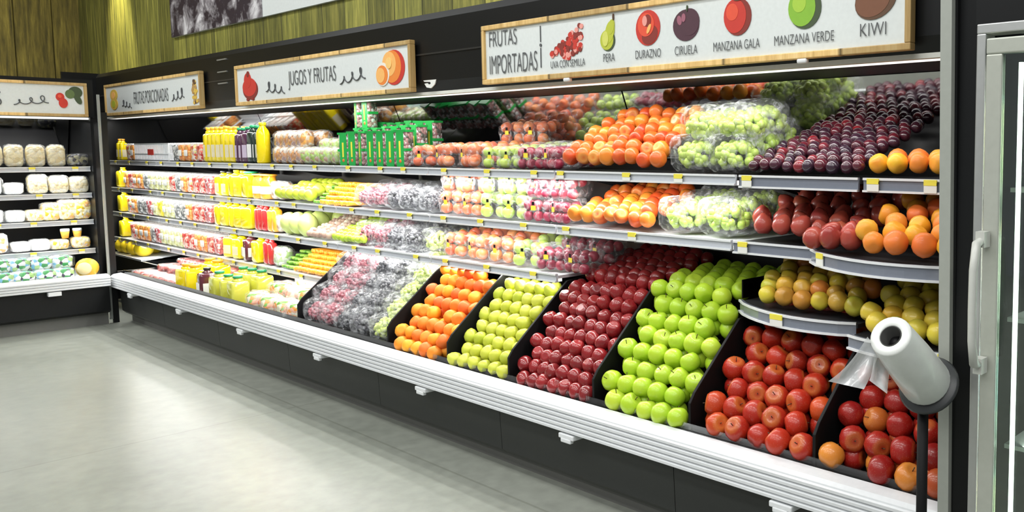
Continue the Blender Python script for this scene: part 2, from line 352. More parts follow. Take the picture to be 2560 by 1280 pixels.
# tilted mirror under the canopy
mm, nt, b, out = newmat('tinted_mirror'); b.inputs['Base Color'].default_value = (.5, .5, .5, 1); b.inputs['Metallic'].default_value = 1; b.inputs['Roughness'].default_value = .05
my0, mz0, my1, mz1 = 2.985, 1.37, 2.865, 1.685
for a, bq in ((-9.7, -7.4), (-7.39, -5.3), (-5.29, -3.15), (-3.14, -1.06)):
    g = MB(); g.add([(a, my0, mz0), (bq, my0, mz0), (bq, my1, mz1), (a, my1, mz1), (a, my0+.012, mz0+.004), (bq, my0+.012, mz0+.004), (bq, my1+.012, mz1+.004), (a, my1+.012, mz1+.004)],
        [(0,1,2,3), (7,6,5,4), (0,4,5,1), (1,5,6,2), (2,6,7,3), (3,7,4,0)]); CM(g, 'mirror', mm)
# end panels
lean = lambda z: 2.125-.05*z/2.1
g = MB(); g.prism([(lean(0), 0), (3.1, 0), (3.1, 2.1), (lean(2.1), 2.1)], 'X', X1, X1+.035); CM(g, 'end_panel', BLACK)
g = MB(); g.prism([(lean(0)-.02, 0), (lean(0)+.01, 0), (lean(3)+.01, 3.0), (lean(3)-.02, 3.0)], 'X', X1-.004, X1+.028); CM(g, 'end_panel_edge', plain('pale_edge_trim', (.4, .42, .38), .4, .2))
g = MB(); g.box((-9.75, 2.15, .0), (-9.72, 3.1, 2.1)); CM(g, 'end_panel', BLACK)

# shelves: steel plate with price rail and tags
def rail(path, ztop, h, dark, name='price_rail', parent=None):
    """path of (x, y) points along the shelf front; the channel has pale lips and a coloured strip"""
    g = MB(); n = len(path)
    def off(i):
        a = Vector(path[max(i-1, 0)]); c = Vector(path[min(i+1, n-1)]); d = (c-a).normalized(); return Vector((d.y, -d.x))
    def band(o0, o1, z0, z1, mi):
        vs = []
        for i, p in enumerate(path):
            q = off(i)
            for o, z in ((o0, z0), (o1, z0), (o1, z1), (o0, z1)): vs.append((p[0]+q.x*o, p[1]+q.y*o, z))
        fs = [(i*4+k, i*4+(k+1) % 4, (i+1)*4+(k+1) % 4, (i+1)*4+k) for i in range(n-1) for k in range(4)]+[(3,2,1,0), tuple((n-1)*4+k for k in range(4))]
        g.add(vs, fs, mi)
    band(-.006, .004, ztop-h, ztop, 1 if not dark else 2)
    band(.004, .010, ztop-.008, ztop, 0); band(.004, .012, ztop-h, ztop-h+.007, 0)
    o = g.obj(name, [WHITE, RAILG, RAILD], parent); return o
def add_tag(x, y, ztop, h, parent, ang=0, w=.045):
    g = MB(); g.box((-w/2, -.016, -h+.004), (w/2, -.0125, -.012), 1); g.box((-w/2, -.017, -.02), (w/2, -.0125, -.002), 0)
    o = g.obj('price_tag', [YEL, PAPER], parent, (x, y, ztop)); o.rotation_euler = (0, 0, ang)
def shelf(x0, x1, z, h=.04, dark=False, path=None, back=3.0, tags=(), lamp=True, plate=None):
    path = path or [(x0, 2.455), (x1, 2.455)]
    g = MB(); n = len(path)
    g.prism([(p[0], p[1]+.004) for p in path]+[(x1, back), (x0, back)], 'Z', z-.022, z-.008)
    s = CM(g, 'shelf', plate or (DSHELF if dark else SHELFM))
    r = rail([(x0+.003, path[0][1])]+[p for p in path[1:-1]]+[(x1-.003, path[-1][1])], z, h, dark, parent=s)
    for x in (x0+.02, x1-.02):
        g = MB(); g.prism([(2.55, z-.022), (2.98, z-.022), (2.98, z-.1), (2.9, z-.1)], 'X', x-.004, x+.004); g.obj('bracket', DSHELF, s)
    if lamp:
        g = MB(); g.box((x0+.03, 2.475, z-.042), (x1-.03, 2.505, z-.024)); g.obj('shelf_lamp', LAMP, s)
    for t in tags: add_tag(t, 2.455, z, h, s)
    return s
def tg(a, b_, n): return [a+(b_-a)*(i+.5+rnd(-.18, .18))/n for i in range(n)]
LE = [-9.65, -8.4, -7.35, -6.3, -5.25, -4.2, -3.14]
S1, S2, S3, S4 = 1.308, 1.060, .835, .600
for z in (S1, S2, S3, S4):
    for a, bq in zip(LE, LE[1:]):
        if z == S4 and a > -5.3: break
        if z == S4 and a == -6.3: bq = -5.22
        shelf(a, bq-.004, z, tags=tg(a+.03, bq-.03, 3), plate=DSHELF if z == S1 else None)
shelf(-3.135, -2.07, S1, plate=DSHELF, tags=[-3.09, -2.66, -2.36]); shelf(-3.135, -2.09, S2, tags=[-3.06, -2.63])
shelf(-2.055, -1.53, S1, .048, True, tags=[-2.01], lamp=False); shelf(-1.515, -1.05, S1, .048, True, tags=[-1.47, -1.26], lamp=False)
shelf(-2.085, -1.71, S2, .048, True, tags=[-2.03], lamp=False, path=[(-2.085, 2.455), (-1.71, 2.455)])
def arc(x0, y0, x1, y1, d, n=10): return [(x0+(x1-x0)*i/n, y0+(y1-y0)*i/n-d*math.sin(PI*i/n)**.8) for i in range(n+1)]
s = shelf(-1.70, -1.05, S2, .05, True, path=arc(-1.70, 2.42, -1.05, 2.33, .12), lamp=False)
add_tag(-1.60, 2.345, S2, .05, s, -.45); add_tag(-1.10, 2.305, S2, .05, s, .2)
s = shelf(-2.09, -1.50, .828, .048, True, path=arc(-2.09, 2.50, -1.50, 2.40, .09), lamp=False); add_tag(-1.80, 2.362, .828, .048, s, -.02, .055)
s = shelf(-1.495, -1.05, .80, .048, True, path=arc(-1.495, 2.34, -1.05, 2.30, .03), lamp=False); add_tag(-1.12, 2.292, .80, .048, s, 0)
g = MB(); g.box((-2.10, 2.52, .828), (-2.094, 2.98, .90)); CM(g, 'acrylic_guard', GLASS)
# short lower shelf in the far left corner with a black riser panel in front of the deck
g = MB(); g.box((-9.65, 2.40, .44), (-8.75, 3.0, .455)); CM(g, 'corner_shelf', SHELFM)
g = MB(); g.box((-9.65, 2.40, .30), (-8.36, 2.42, .44)); g.box((-8.39, 2.13, .28), (-8.36, 2.42, .42)); CM(g, 'riser_panel', BLACK)
g = MB(); g.prism([(2.42, .30), (2.42, .44), (2.99, .50), (2.99, .30)], 'X', -8.77, -8.75); CM(g, 'riser_panel', BLACK)
# corner post between the two cases
g = MB(); g.prism([(2.072, 0.03), (2.09, .03), (2.09, 1.84), (2.072, 1.84)], 'X', -8.41, -8.395)
t = tag(g.obj('corner_post', ALUD), 'slim grey metal post standing where the two refrigerated cases meet', 'post')
g = MB(); g.prism([(2.09, 0), (2.13, 0), (2.13, 1.7), (2.09, 1.7)], 'X', -8.41, -8.39); g.obj('post_backing', BLACK, t)

# bin dividers
DX = [-5.19, -4.163, -3.613, -3.135, -2.577, -2.057, -1.516]
BINN = ['the bagged grape bin', 'the orange peach bin', 'the yellow-green pear bin', 'the dark red apple bin', 'the green apple bin', 'the wide red apple bin', 'the right red apple bin']
for i, x in enumerate(DX):
    g = MB(); g.prism([(2.175, .33), (2.175, .50), (2.20, .535), (2.50, .80) if i < 4 else (2.52, .84) if i == 4 else (2.45, .765), (2.95, .84 if i < 5 else .765), (2.95, .33)], 'X', x-.006, x+.006)
    tag(g.obj('bin_divider', BLACKM, bevel=.002), 'black plastic sloped divider on the left side of '+BINN[i], 'divider', 'black dividers between the fruit bins')
DXE = DX+[X1]
for i in range(7):
    a, bq = DXE[i]+.01, DXE[i+1]-.01
    g = MB(); g.prism([(2.19, .332), (2.235, .34), (2.565, .70), (2.95, .76), (2.95, .73), (2.60, .675), (2.26, .332)], 'X', a, bq)
    g.box((a, 2.18, .335), (bq, 2.19, .42))
    tag(g.obj('bin_tray', BLACKM), 'black sloping plastic tray under the fruit of '+BINN[i], 'tray', 'black trays of the fruit bins')

# ------------------------------------------------------------------ fruit meshes
def apple_me(name, mat, r, tall=.9, seg=14, dim=.2, waist=0):
    g = MB(); pr = []
    n = 10
    for i in range(n+1):
        t = PI*i/n; rr = r*math.sin(t)**.85 if 0 < i < n else 0; z = -r*tall*math.cos(t)
        if i == 0: z += r*dim*.8
        if i == 1: z += r*.06
        if i == n: z -= r*dim*1.5
        if i == n-1: z -= r*.08
        rr *= 1+waist*math.cos(t)*-1
        pr.append((rr, z))
    g.lathe(pr, seg, rad=lambda a, z: 1+.02*math.cos(5*a)); return g.mesh(name, mat)
def stem_me(r):
    g = MB(); g.tube([(0, 0, r*.5), (.002, 0, r*.8), (.004, .001, r*1.02)], [.0016, .0014, .002], 5); return g.mesh('stem', STEM)
def round_me(name, mat, r, sq=1, u=12, v=8, tip=0):
    g = MB(); g.sphere((0,0,0), r, 0, u, v, (1, 1, sq))
    if tip: g.lathe([(r*.25, r*sq*.85), (r*.12, r*sq*1.08), (0, r*sq*1.12)], 6)
    return g.mesh(name, mat)
def pear_me(name, mat, r, k=1.35):
    g = MB(); g.lathe([(0, -r*.9), (r*.5, -r*.86), (r*.88, -r*.5), (r, 0), (r*.86, r*.5), (r*.55, r*.95), (r*.36, r*k), (r*.2, r*(k+.14)), (0, r*(k+.1))], 12); return g.mesh(name, mat)
M_RED = fruit('red_apple_skin', [(.2, .005, .006), (.36, .01, .008), (.28, .007, .007), (.46, .022, .009), (.32, .008, .007), (.56, .07, .012)], (.6, .07, .012), .25, 16, speck=.35, streak=2.5, stem_end=(.7, .3, .05))
M_RED2 = fruit('crimson_apple_skin', [(.18, .004, .007), (.3, .008, .008), (.24, .006, .008), (.38, .016, .009), (.28, .007, .008), (.75, .3, .04)], (.46, .035, .01), .25, 16, speck=.35, streak=2.5, stem_end=(.6, .25, .05))
M_GREEN = fruit('green_apple_skin', [(.38, .6, .02), (.44, .64, .025), (.34, .58, .02), (.52, .67, .04)], (.56, .7, .06), .4, 12, speck=.3, stem_end=(.3, .4, .04))
M_DARK = fruit('dark_red_apple_skin', [(.1, .005, .008), (.2, .008, .012), (.26, .012, .015), (.15, .006, .01)], (.38, .03, .03), .45, 20, rough=.18, coat=.6, speck=.2, streak=2)
M_PEACH = fruit('orange_peach_skin', [(.9, .42, .02), (.8, .16, .02), (.94, .55, .03), (.75, .09, .02), (.9, .32, .02)], (.8, .12, .02), .5, 14, rough=.45, coat=.1)
M_PEAR = fruit('yellow_green_pear_skin', [(.55, .6, .05), (.62, .66, .06), (.46, .55, .04), (.68, .68, .1)], (.5, .5, .06), .4, 14, rough=.4, speck=.3)
M_GALA = fruit('orange_red_apple_skin', [(.62, .03, .015), (.5, .012, .012), (.76, .13, .02), (.55, .02, .015), (.84, .3, .03), (.66, .05, .02)], (.82, .3, .03), .4, 16, streak=2, speck=.2, stem_end=(.8, .6, .15))
M_PLUM = fruit('dark_plum_skin', [(.02, .006, .014), (.06, .007, .014), (.018, .012, .025), (.15, .008, .014), (.03, .016, .03), (.3, .015, .02)], (.08, .03, .05), .35, 20, rough=.16, coat=.7)
M_ORNG = fruit('golden_peach_skin', [(.92, .5, .02), (.94, .62, .03), (.8, .18, .03), (.92, .66, .05)], (.75, .09, .03), .5, 12, rough=.4, coat=.15)
M_RPEAR = fruit('red_pear_skin', [(.34, .03, .03), (.42, .055, .045), (.28, .018, .025), (.5, .1, .05)], (.5, .14, .07), .4, 15)
M_YGRN = fruit('yellow_green_fruit_skin', [(.66, .64, .05), (.8, .6, .04), (.5, .58, .05), (.8, .5, .05), (.5, .3, .04), (.7, .14, .03)], (.5, .25, .04), .6, 14)
M_YAPP = fruit('yellow_apple_skin', [(.72, .66, .06), (.8, .62, .06), (.62, .62, .07), (.8, .5, .05)], (.8, .4, .05), .35, 12)
M_LIME = fruit('lime_skin', [(.3, .5, .03), (.45, .6, .04), (.22, .42, .02), (.4, .55, .04)], (.5, .6, .08), .4, 16)
M_GUAVA = fruit('guava_skin', [(.6, .68, .06), (.5, .62, .04), (.68, .72, .1)], (.4, .5, .04), .4, 14)
M_CARROT = fruit('carrot_skin', [(.9, .36, .02), (.88, .28, .02), (.92, .46, .03)], (.92, .52, .06), .4, 20)
M_MUSH = fruit('mushroom_skin', [(.8, .75, .62), (.55, .38, .28), (.3, .18, .15)], (.4, .28, .22), .4, 20, rough=.6)
M_CHILI = fruit('chili_skin', [(.1, .3, .03), (.25, .45, .05), (.35, .5, .08)], (.1, .3, .02), .4, 20)
M_POT = fruit('tan_fruit_skin', [(.55, .38, .12), (.62, .45, .16), (.5, .3, .09)], (.4, .22, .06), .5, 20, rough=.6)
M_GR = fruit('red_grape_skin', [(.3, .05, .08), (.22, .03, .07)], (.5, .2, .22), .6, 30, rough=.2, coat=.5)
M_GB = fruit('black_grape_skin', [(.03, .03, .035), (.05, .045, .055)], (.16, .16, .18), .6, 30, rough=.2, coat=.5)
M_GG = fruit('green_grape_skin', [(.45, .58, .1), (.55, .65, .16)], (.66, .74, .3), .6, 30, rough=.2, coat=.5)
M_BPEACH = fruit('bagged_peach_skin', [(.85, .35, .1), (.8, .2, .08), (.88, .5, .16)], (.75, .1, .06), .6, 16)
M_BGREEN = fruit('bagged_green_apple_skin', [(.42, .6, .08), (.5, .66, .12), (.36, .55, .06)], (.6, .7, .2), .4, 16)
M_BRED = fruit('bagged_red_plum_skin', [(.4, .03, .06), (.28, .02, .05), (.5, .08, .1)], (.2, .02, .05), .5, 16)

def pile(name, me, x0, x1, y0, z0, y1, z1, r, label, cat, group, dx=2.0, dr=1.70, jit=.22, tilt=3.14, stem=None, skip=0, zone=True, hump=0, smin=.94, smax=1.03, xshift=0, normal_off=1, mask=None, sink=0, row0=0):
    """rows of loose fruit lying on a slope from its front edge (y0, z0) to its back edge (y1, z1)"""
    d = Vector((0, y1-y0, z1-z0)); L_ = d.length; d.normalize(); nrm = Vector((0, -d.z, d.y))
    if nrm.z < 0: nrm = -nrm
    rows = max(1, int((L_-r*.6)/(dr*r))+1); first = None; cnt = 0
    for i in range(row0, row0+rows):
        s = r*.95+(i-row0)*dr*r
        a, bq = x0+r, x1-r; n = int((bq-a)/(dx*r))+1; slack = (bq-a)-(n-1)*dx*r; step = dx*r
        if slack > .8*r: off = slack*.05 if i % 2 else slack*.95
        else: step = (bq-a)/max(1, n-1); off = step/2*(i % 2); n -= i % 2
        for k in range(n):
            if skip and R_.random() < skip: continue
            x = a+off+k*step+rnd(-jit, jit)*r*.5+xshift*i
            if x > x1-r*.9 or x < x0+r*.9: continue
            if mask and not mask(x, s/L_): continue
            h = hump*math.sin(PI*(x-x0)/(x1-x0))*(s/L_)-sink*r
            p = Vector((x, y0, z0))+d*(s+rnd(-jit, jit)*r*.4)+nrm*(r*normal_off+rnd(0, jit)*r+h)
            rot = (rnd(-tilt, tilt), rnd(-tilt, tilt), rnd(-3.1, 3.1)); sc = rnd(smin, smax)
            zn = ('in the front rows' if s/L_ < .34 else 'in the middle rows' if s/L_ < .67 else 'in the back rows') if zone and rows > 3 else ''
            lb = (label+' '+zn).strip()
            if first is None:
                first = tag(link(name, me, None, p, rot, sc), lb, cat, group)
                if stem: link('stem', stem, first)
            else: dup(first, p, rot, lb, group, sc)
            cnt += 1
    return cnt
ST4 = stem_me(.044)
# the seven bins
Y0, Z0, Y1b, Z1b = 2.195, .375, 2.525, .755
pile('orange_peach', apple_me('orange_peach', M_PEACH, .038, .95, dim=.14), -4.15, -3.625, Y0, Z0, 2.52, .735, .038, 'round orange and yellow peach in the second sloping bin', 'peach', 'peaches in the second bin', tilt=3.14, skip=.02)
pile('orange_peach', bpy.data.meshes['orange_peach'], -4.15, -3.625, Y0+.024, Z0+.028, 2.52, .735, .038, 'round orange and yellow peach in the second sloping bin half hidden beneath', 'peach', 'peaches in the second bin', tilt=3.14, sink=1.15, row0=1, skip=.04, zone=False, smin=.92, smax=.98)
pile('yellow_green_pear', pear_me('yellow_green_pear', M_PEAR, .034, 1.05), -3.60, -3.147, Y0, Z0, 2.535, .745, .036, 'small yellow-green pear in the third sloping bin', 'pear', 'pears in the third bin', tilt=1.0)
pile('yellow_green_pear', bpy.data.meshes['yellow_green_pear'], -3.60, -3.147, Y0+.024, Z0+.028, 2.535, .745, .036, 'small yellow-green pear in the third sloping bin half hidden beneath', 'pear', 'pears in the third bin', tilt=1.0, sink=1.15, row0=1, skip=.04, zone=False, smin=.92, smax=.98)
pile('dark_red_apple', apple_me('dark_red_apple', M_DARK, .034, 1.12, waist=.08), -3.12, -2.59, Y0, Z0, 2.545, .775, .034, 'glossy dark red apple in the bin beside the green apples', 'apple', 'dark red apples in the fourth bin', tilt=1.0, hump=.01, jit=.4)
pile('dark_red_apple', bpy.data.meshes['dark_red_apple'], -3.12, -2.59, Y0+.024, Z0+.028, 2.545, .775, .034, 'glossy dark red apple in the bin beside the green apples half hidden beneath', 'apple', 'dark red apples in the fourth bin', tilt=1.0, sink=1.15, row0=1, skip=.04, zone=False, smin=.92, smax=.98)
pile('dark_red_apple', bpy.data.meshes['dark_red_apple'], -3.12, -2.59, 2.545, .78, 2.92, .86, .034, 'glossy dark red apple on the level top of its bin', 'apple', 'dark red apples in the fourth bin', tilt=1.0, hump=.02)
pile('green_apple', apple_me('green_apple', M_GREEN, .042, .94), -2.565, -2.068, Y0, Z0, 2.535, .80, .042, 'bright green apple in the green apple bin', 'apple', 'green apples in the fifth bin', tilt=.9, stem=ST4, hump=.01)
pile('green_apple', bpy.data.meshes['green_apple'], -2.565, -2.068, Y0+.024, Z0+.028, 2.535, .80, .042, 'bright green apple in the green apple bin half hidden beneath', 'apple', 'green apples in the fifth bin', tilt=.9, sink=1.15, row0=1, skip=.04, zone=False, smin=.92, smax=.98)
pile('green_apple', bpy.data.meshes['green_apple'], -2.565, -2.10, 2.535, .80, 2.85, .83, .042, 'bright green apple on the level top of the green apple bin', 'apple', 'green apples in the fifth bin', tilt=.9, zone=False)
pile('red_apple', apple_me('red_apple', M_RED, .045, .93), -2.045, -1.527, Y0, Z0, 2.66, .80, .045, 'red apple in the wide bin left of the bag roll', 'apple', 'red apples in the sixth bin', tilt=1.6, stem=ST4, skip=.03, hump=.01)
pile('red_apple', bpy.data.meshes['red_apple'], -2.045, -1.527, Y0+.024, Z0+.028, 2.66, .80, .045, 'red apple in the wide bin left of the bag roll half hidden beneath', 'apple', 'red apples in the sixth bin', tilt=1.6, sink=1.15, row0=1, skip=.04, zone=False, smin=.92, smax=.98)
pile('red_apple', apple_me('crimson_apple', M_RED2, .045, .93), -1.505, -1.045, Y0, Z0, 2.62, .78, .045, 'crimson apple in the bin behind the bag roll', 'apple', 'red apples in the seventh bin', tilt=1.6, stem=ST4, skip=.03)
pile('red_apple', bpy.data.meshes['crimson_apple'], -1.505, -1.045, Y0+.024, Z0+.028, 2.62, .78, .045, 'crimson apple in the bin behind the bag roll half hidden beneath', 'apple', 'red apples in the seventh bin', tilt=1.6, sink=1.15, row0=1, skip=.04, zone=False, smin=.92, smax=.98)

# loose piles on the right hand shelves
pile('orange_red_apple', apple_me('orange_red_apple', M_GALA, .038, .95), -3.12, -2.47, 2.475, S1, 2.80, 1.52, .038, 'orange-red apple heaped on the top shelf', 'apple', 'orange-red apples on the top shelf', tilt=2.5, hump=.02, jit=.5, smin=.9, smax=1.08)
pile('orange_red_apple', bpy.data.meshes['orange_red_apple'], -3.08, -2.56, 2.475, S2, 2.85, 1.19, .037, 'orange-red apple heaped on the second shelf', 'apple', 'orange-red apples on the second shelf', tilt=2.5, jit=.5, smin=.9, smax=1.06)
pile('dark_plum', round_me('dark_plum', M_PLUM, .024, 1.08), -2.05, -1.53, 2.475, S1, 2.93, 1.46, .024, 'small dark red and purple plum on the top shelf', 'plum', 'plums on the top shelf', skip=.03, hump=.02, dx=2.08, dr=1.75, jit=.6, smin=.88, smax=1.1)
pile('golden_peach', apple_me('golden_peach', M_ORNG, .036, .95, dim=.1), -1.52, -1.14, 2.475, S1, 2.56, 1.33, .036, 'golden orange peach at the front right of the top shelf', 'peach', 'peaches on the right of the shelves', zone=False)
pile('tan_fruit', round_me('tan_fruit', M_POT, .03, 1.3), -1.32, -1.06, 2.56, S1, 2.75, 1.40, .03, 'oval tan fruit behind the peaches on the top shelf', 'fruit', 'tan fruit on the top shelf')
pile('red_pear', pear_me('red_pear', M_RPEAR, .038, 1.1), -2.07, -1.50, 2.475, S2, 2.9, 1.20, .04, 'dull red pear on the second shelf', 'pear', 'red pears on the second shelf', tilt=.8, dx=2.15, dr=1.85, jit=.4)
pile('red_pear', bpy.data.meshes['red_pear'], -1.69, -1.46, 2.33, S2, 2.47, 1.09, .036, 'dull red pear on the rounded end of the second shelf', 'pear', 'red pears on the second shelf', tilt=.8, zone=False)
pile('golden_peach', bpy.data.meshes['golden_peach'], -1.47, -1.06, 2.25, S2, 2.70, 1.20, .04, 'golden peach blushed red on the rounded second shelf', 'peach', 'peaches on the right of the shelves', smin=.95, smax=1.12, dx=2.2, dr=1.9, jit=.4)
pile('yellow_green_fruit', apple_me('yellow_green_fruit', M_YGRN, .036, .95, dim=.14), -2.02, -1.50, 2.43, .825, 2.88, .98, .036, 'speckled yellow and brown-green fruit on the rounded third shelf', 'fruit', 'speckled fruit on the third shelf', jit=.4, mask=lambda x, t: t > .12 or x > -1.98)
pile('yellow_apple', apple_me('yellow_apple', M_YAPP, .037, .95), -1.48, -1.13, 2.32, .797, 2.72, .94, .037, 'yellow apple on the lower right shelf above the bag roll', 'apple', 'yellow apples above the bag roll')
pile('red_plum', round_me('red_plum', M_BRED, .03, 1.0), -1.13, -1.045, 2.32, .80, 2.6, .94, .03, 'small red plum beside the yellow apples by the end panel', 'plum', 'red plums by the end panel', zone=False)

# loose produce further left
pile('green_guava', round_me('green_guava', M_GUAVA, .042, 1.0), -6.17, -5.66, 2.475, S2, 2.75, 1.13, .042, 'pale yellow-green guava on the second shelf', 'guava', 'guavas on the second shelf', zone=False)
pile('lime', round_me('lime', M_LIME, .024, 1.1, tip=1), -5.40, -4.98, 2.475, S3, 2.78, .95, .024, 'small green lime on the third shelf', 'lime', 'limes on the third shelf', zone=False)
pile('mushroom', round_me('mushroom', M_MUSH, .022, .8), -5.75, -5.42, 2.475, S3, 2.78, .95, .022, 'small brown and white mushroom left of the limes', 'mushroom', 'mushrooms on the third shelf', zone=False)
pile('pale_melon', round_me('pale_melon', fruit('pale_melon_skin', [(.55, .66, .14), (.6, .7, .2)], (.7, .78, .35), .4, 10), .062, 1.25), -6.16, -5.76, 2.475, S3, 2.80, .86, .064, 'pale green oval melon on the third shelf', 'melon', 'pale melons on the third shelf', zone=False, tilt=.3, dx=2.1)
def carrot_me():
    g = MB(); g.tube([(0, -.07, 0), (0, -.067, 0), (0, .02, 0), (0, .075, 0)], [.006, .0145, .012, .003], 8); return g.mesh('carrot', M_CARROT)
cm_ = carrot_me()
def sticks(name, me, x0, x1, y0, z0, rows, layers, r, label, cat, group, step=.05):
    first = None
    for j in range(rows):
        for l in range(layers):
            n = int((x1-x0)/(2.1*r))
            for k in range(n - (l % 2)):
                p = (x0+r+(k+.5*(l % 2))*2.1*r, y0+.08+j*.0+l*.03, z0+r+l*r*1.85)
                rot = (rnd(-.08, .08), rnd(0, 3), rnd(-.12, .12))
                if first is None: first = tag(link(name, me, None, p, rot), label, cat, group)
                else: dup(first, p, rot)
sticks('carrot', cm_, -5.97, -5.26, 2.475, S4, 1, 5, .0145, 'orange carrot lying in the stack at the right of the fourth shelf', 'carrot', 'carrots on the fourth shelf')
sticks('carrot', cm_, -5.55, -5.13, 2.475, S2, 1, 5, .0145, 'orange carrot lying right of the chilies on the second shelf', 'carrot', 'carrots on the second shelf')
def chili_me():
    g = MB(); g.tube([(0, -.06, 0), (0, -.055, 0), (.003, 0, .002), (.01, .06, 0)], [.004, .011, .009, .002], 7); return g.mesh('green_chili', M_CHILI)
ch_ = chili_me()
sticks('green_chili', ch_, -5.66, -5.56, 2.475, S2, 1, 5, .012, 'long green chili between guavas and carrots on the second shelf', 'chili', 'chilies on the second shelf')
sticks('green_chili', ch_, -6.18, -5.98, 2.475, S4, 1, 5, .012, 'green bean pod stacked left of the carrots on the fourth shelf', 'bean', 'green pods on the fourth shelf')

# ------------------------------------------------------------------ bagged goods
def blob_me(name, mat, hx, hy, hz, seed=0, amp=.12, p=.6, u=18, v=10):
    rg = random.Random(seed); ph = [rg.uniform(0, 6) for _ in range(6)]; g = MB(); vs = []; fs = []
    def sgn(t, e): return math.copysign(abs(t)**e, t)
    for i in range(v+1):
        t = -PI/2+PI*i/v
        for k in range(u):
            a = 2*PI*k/u; n = 1+amp*(math.sin(3*a+ph[0]+2*t)+math.sin(5*a+ph[1]-3*t)*.6+math.sin(7*t+ph[2]+a*2)*.5)*math.cos(t)
            c = max(math.cos(t), 0)**p
            vs.append((hx*c*sgn(math.cos(a), p)*n, hy*c*sgn(math.sin(a), p)*n, hz*sgn(math.sin(t), p)*(1+amp*.5*math.sin(4*a+ph[3]))+hz))
    for i in range(v):
        for k in range(u): j = (k+1) % u; fs.append((i*u+k, i*u+j, (i+1)*u+j, (i+1)*u+k))
    g.add(vs, fs, 0, True); return g.mesh(name, mat)
def bunch_me(name, mat, hx, hy, hz, r, n, seed=0):
    rg = random.Random(seed); g = MB()
    for i in range(n):
        t = rg.uniform(0, 2*PI); ph = math.asin(rg.uniform(-.8, 1)); k = rg.uniform(.72, .95)
        c = (hx*k*math.cos(ph)*math.cos(t), hy*k*math.cos(ph)*math.sin(t), hz+(hz-r)*k*math.sin(ph))
        g.sphere(c, r*rg.uniform(.85, 1.1), 0, 7, 5)
    return g.mesh(name, mat)
STK = plain('yellow_sticker', (.9, .75, .06), .5)
def bag_proto(name, kind, mat, hx, hy, hz, seed, fr=.034, sticker=False, fmat=None):
    """a sealed clear bag: an Empty with its contents and the film as parts"""
    o = link(name, None)
    if kind == 'grapes': link('grape_bunch', bunch_me('grape_bunch', mat, hx*.9, hy*.9, hz*.92, fr, int(hx*hz/(fr*fr)*5.2), seed), o)
    else:
        me = apple_me(kind, mat, fr, .94, 10); rg = random.Random(seed)
        nx = max(2, int(hx*2/(fr*2))); nz = max(1, round(hz*2/(fr*1.9))); ny = 2
        for i in range(nx):
            for k in range(nz):
                for j in range(ny):
                    if j == 1 and k < nz-1: continue
                    link(kind, me, o, (-hx+fr+(hx*2-2*fr)*i/max(1, nx-1), -hy+fr*1.05+j*fr*1.95, fr*1.02+k*fr*1.85+j*.004), tuple(rg.uniform(-3, 3) for _ in range(3)), rg.uniform(.9, 1))
    link('bag_film', blob_me('bag_film', fmat or FILM, hx*1.08, hy*1.08, hz*1.04, seed, .07, .5), o)
    if sticker:
        g = MB(); g.box((-.014, -hy*1.14, hz*.9), (.014, -hy*1.13, hz*1.25)); g.box((-.008, -hy*1.15, hz*1.3), (.008, -hy*1.14, hz*1.55), 1); g.obj('label_sticker', [STK, BLACKM], o)
    return o
def kill(o):
    for c in list(o.children): bpy.data.objects.remove(c)
    bpy.data.objects.remove(o)
def run(protos, x0, x1, y, z, n, label, cat, group=None, rows=1, dy=.12, dz=0, levels=1, lh=.1, jit=.3, sc=1):
    """a run of the same goods along a shelf, rows going back and levels stacked up"""
    for r in range(rows):
        for l in range(levels):
            for i in range(n):
                x = x0+(x1-x0)*(i+.5)/n; pr_ = protos[R_.randrange(len(protos))]
                w_ = (' behind' if r == rows-1 and rows > 1 else ' in front' if rows > 1 and r == 0 else ' mid-depth' if rows > 1 else '')+((' below', ' on top')[l] if levels > 1 else '')
                o = dup(pr_, (x+rnd(-.1, .1)*.02, y+r*dy+l*.015, z+r*dz+l*lh), (0, 0, rnd(-jit, jit)), scale=sc*rnd(.97, 1.02))
                tag(o, label % place(i, n)+w_, cat, group)
def protoset(fn, n): return [fn(s) for s in range(n)]
P_PEACH = protoset(lambda s: bag_proto('fruit_bag', 'peach', M_BPEACH, .085, .07, .062, 10+s, .034, True), 2)
P_GAPP = protoset(lambda s: bag_proto('fruit_bag', 'apple', M_BGREEN, .085, .07, .062, 20+s, .033, True), 2)
P_RED = protoset(lambda s: bag_proto('fruit_bag', 'plum', M_BRED, .085, .07, .062, 30+s, .027, True), 2)
P_GR = protoset(lambda s: bag_proto('grape_bag', 'grapes', M_GR, .085, .07, .07, 40+s, .0115), 3)
P_GB = protoset(lambda s: bag_proto('grape_bag', 'grapes', M_GB, .085, .07, .07, 50+s, .0115), 3)
P_GG = protoset(lambda s: bag_proto('grape_bag', 'grapes', M_GG, .085, .07, .07, 60+s, .0125), 3)
P_GA = protoset(lambda s: bag_proto('grape_bag', 'grapes', M_BGREEN, .10, .08, .075, 70+s, .019), 3)
YS = 2.56
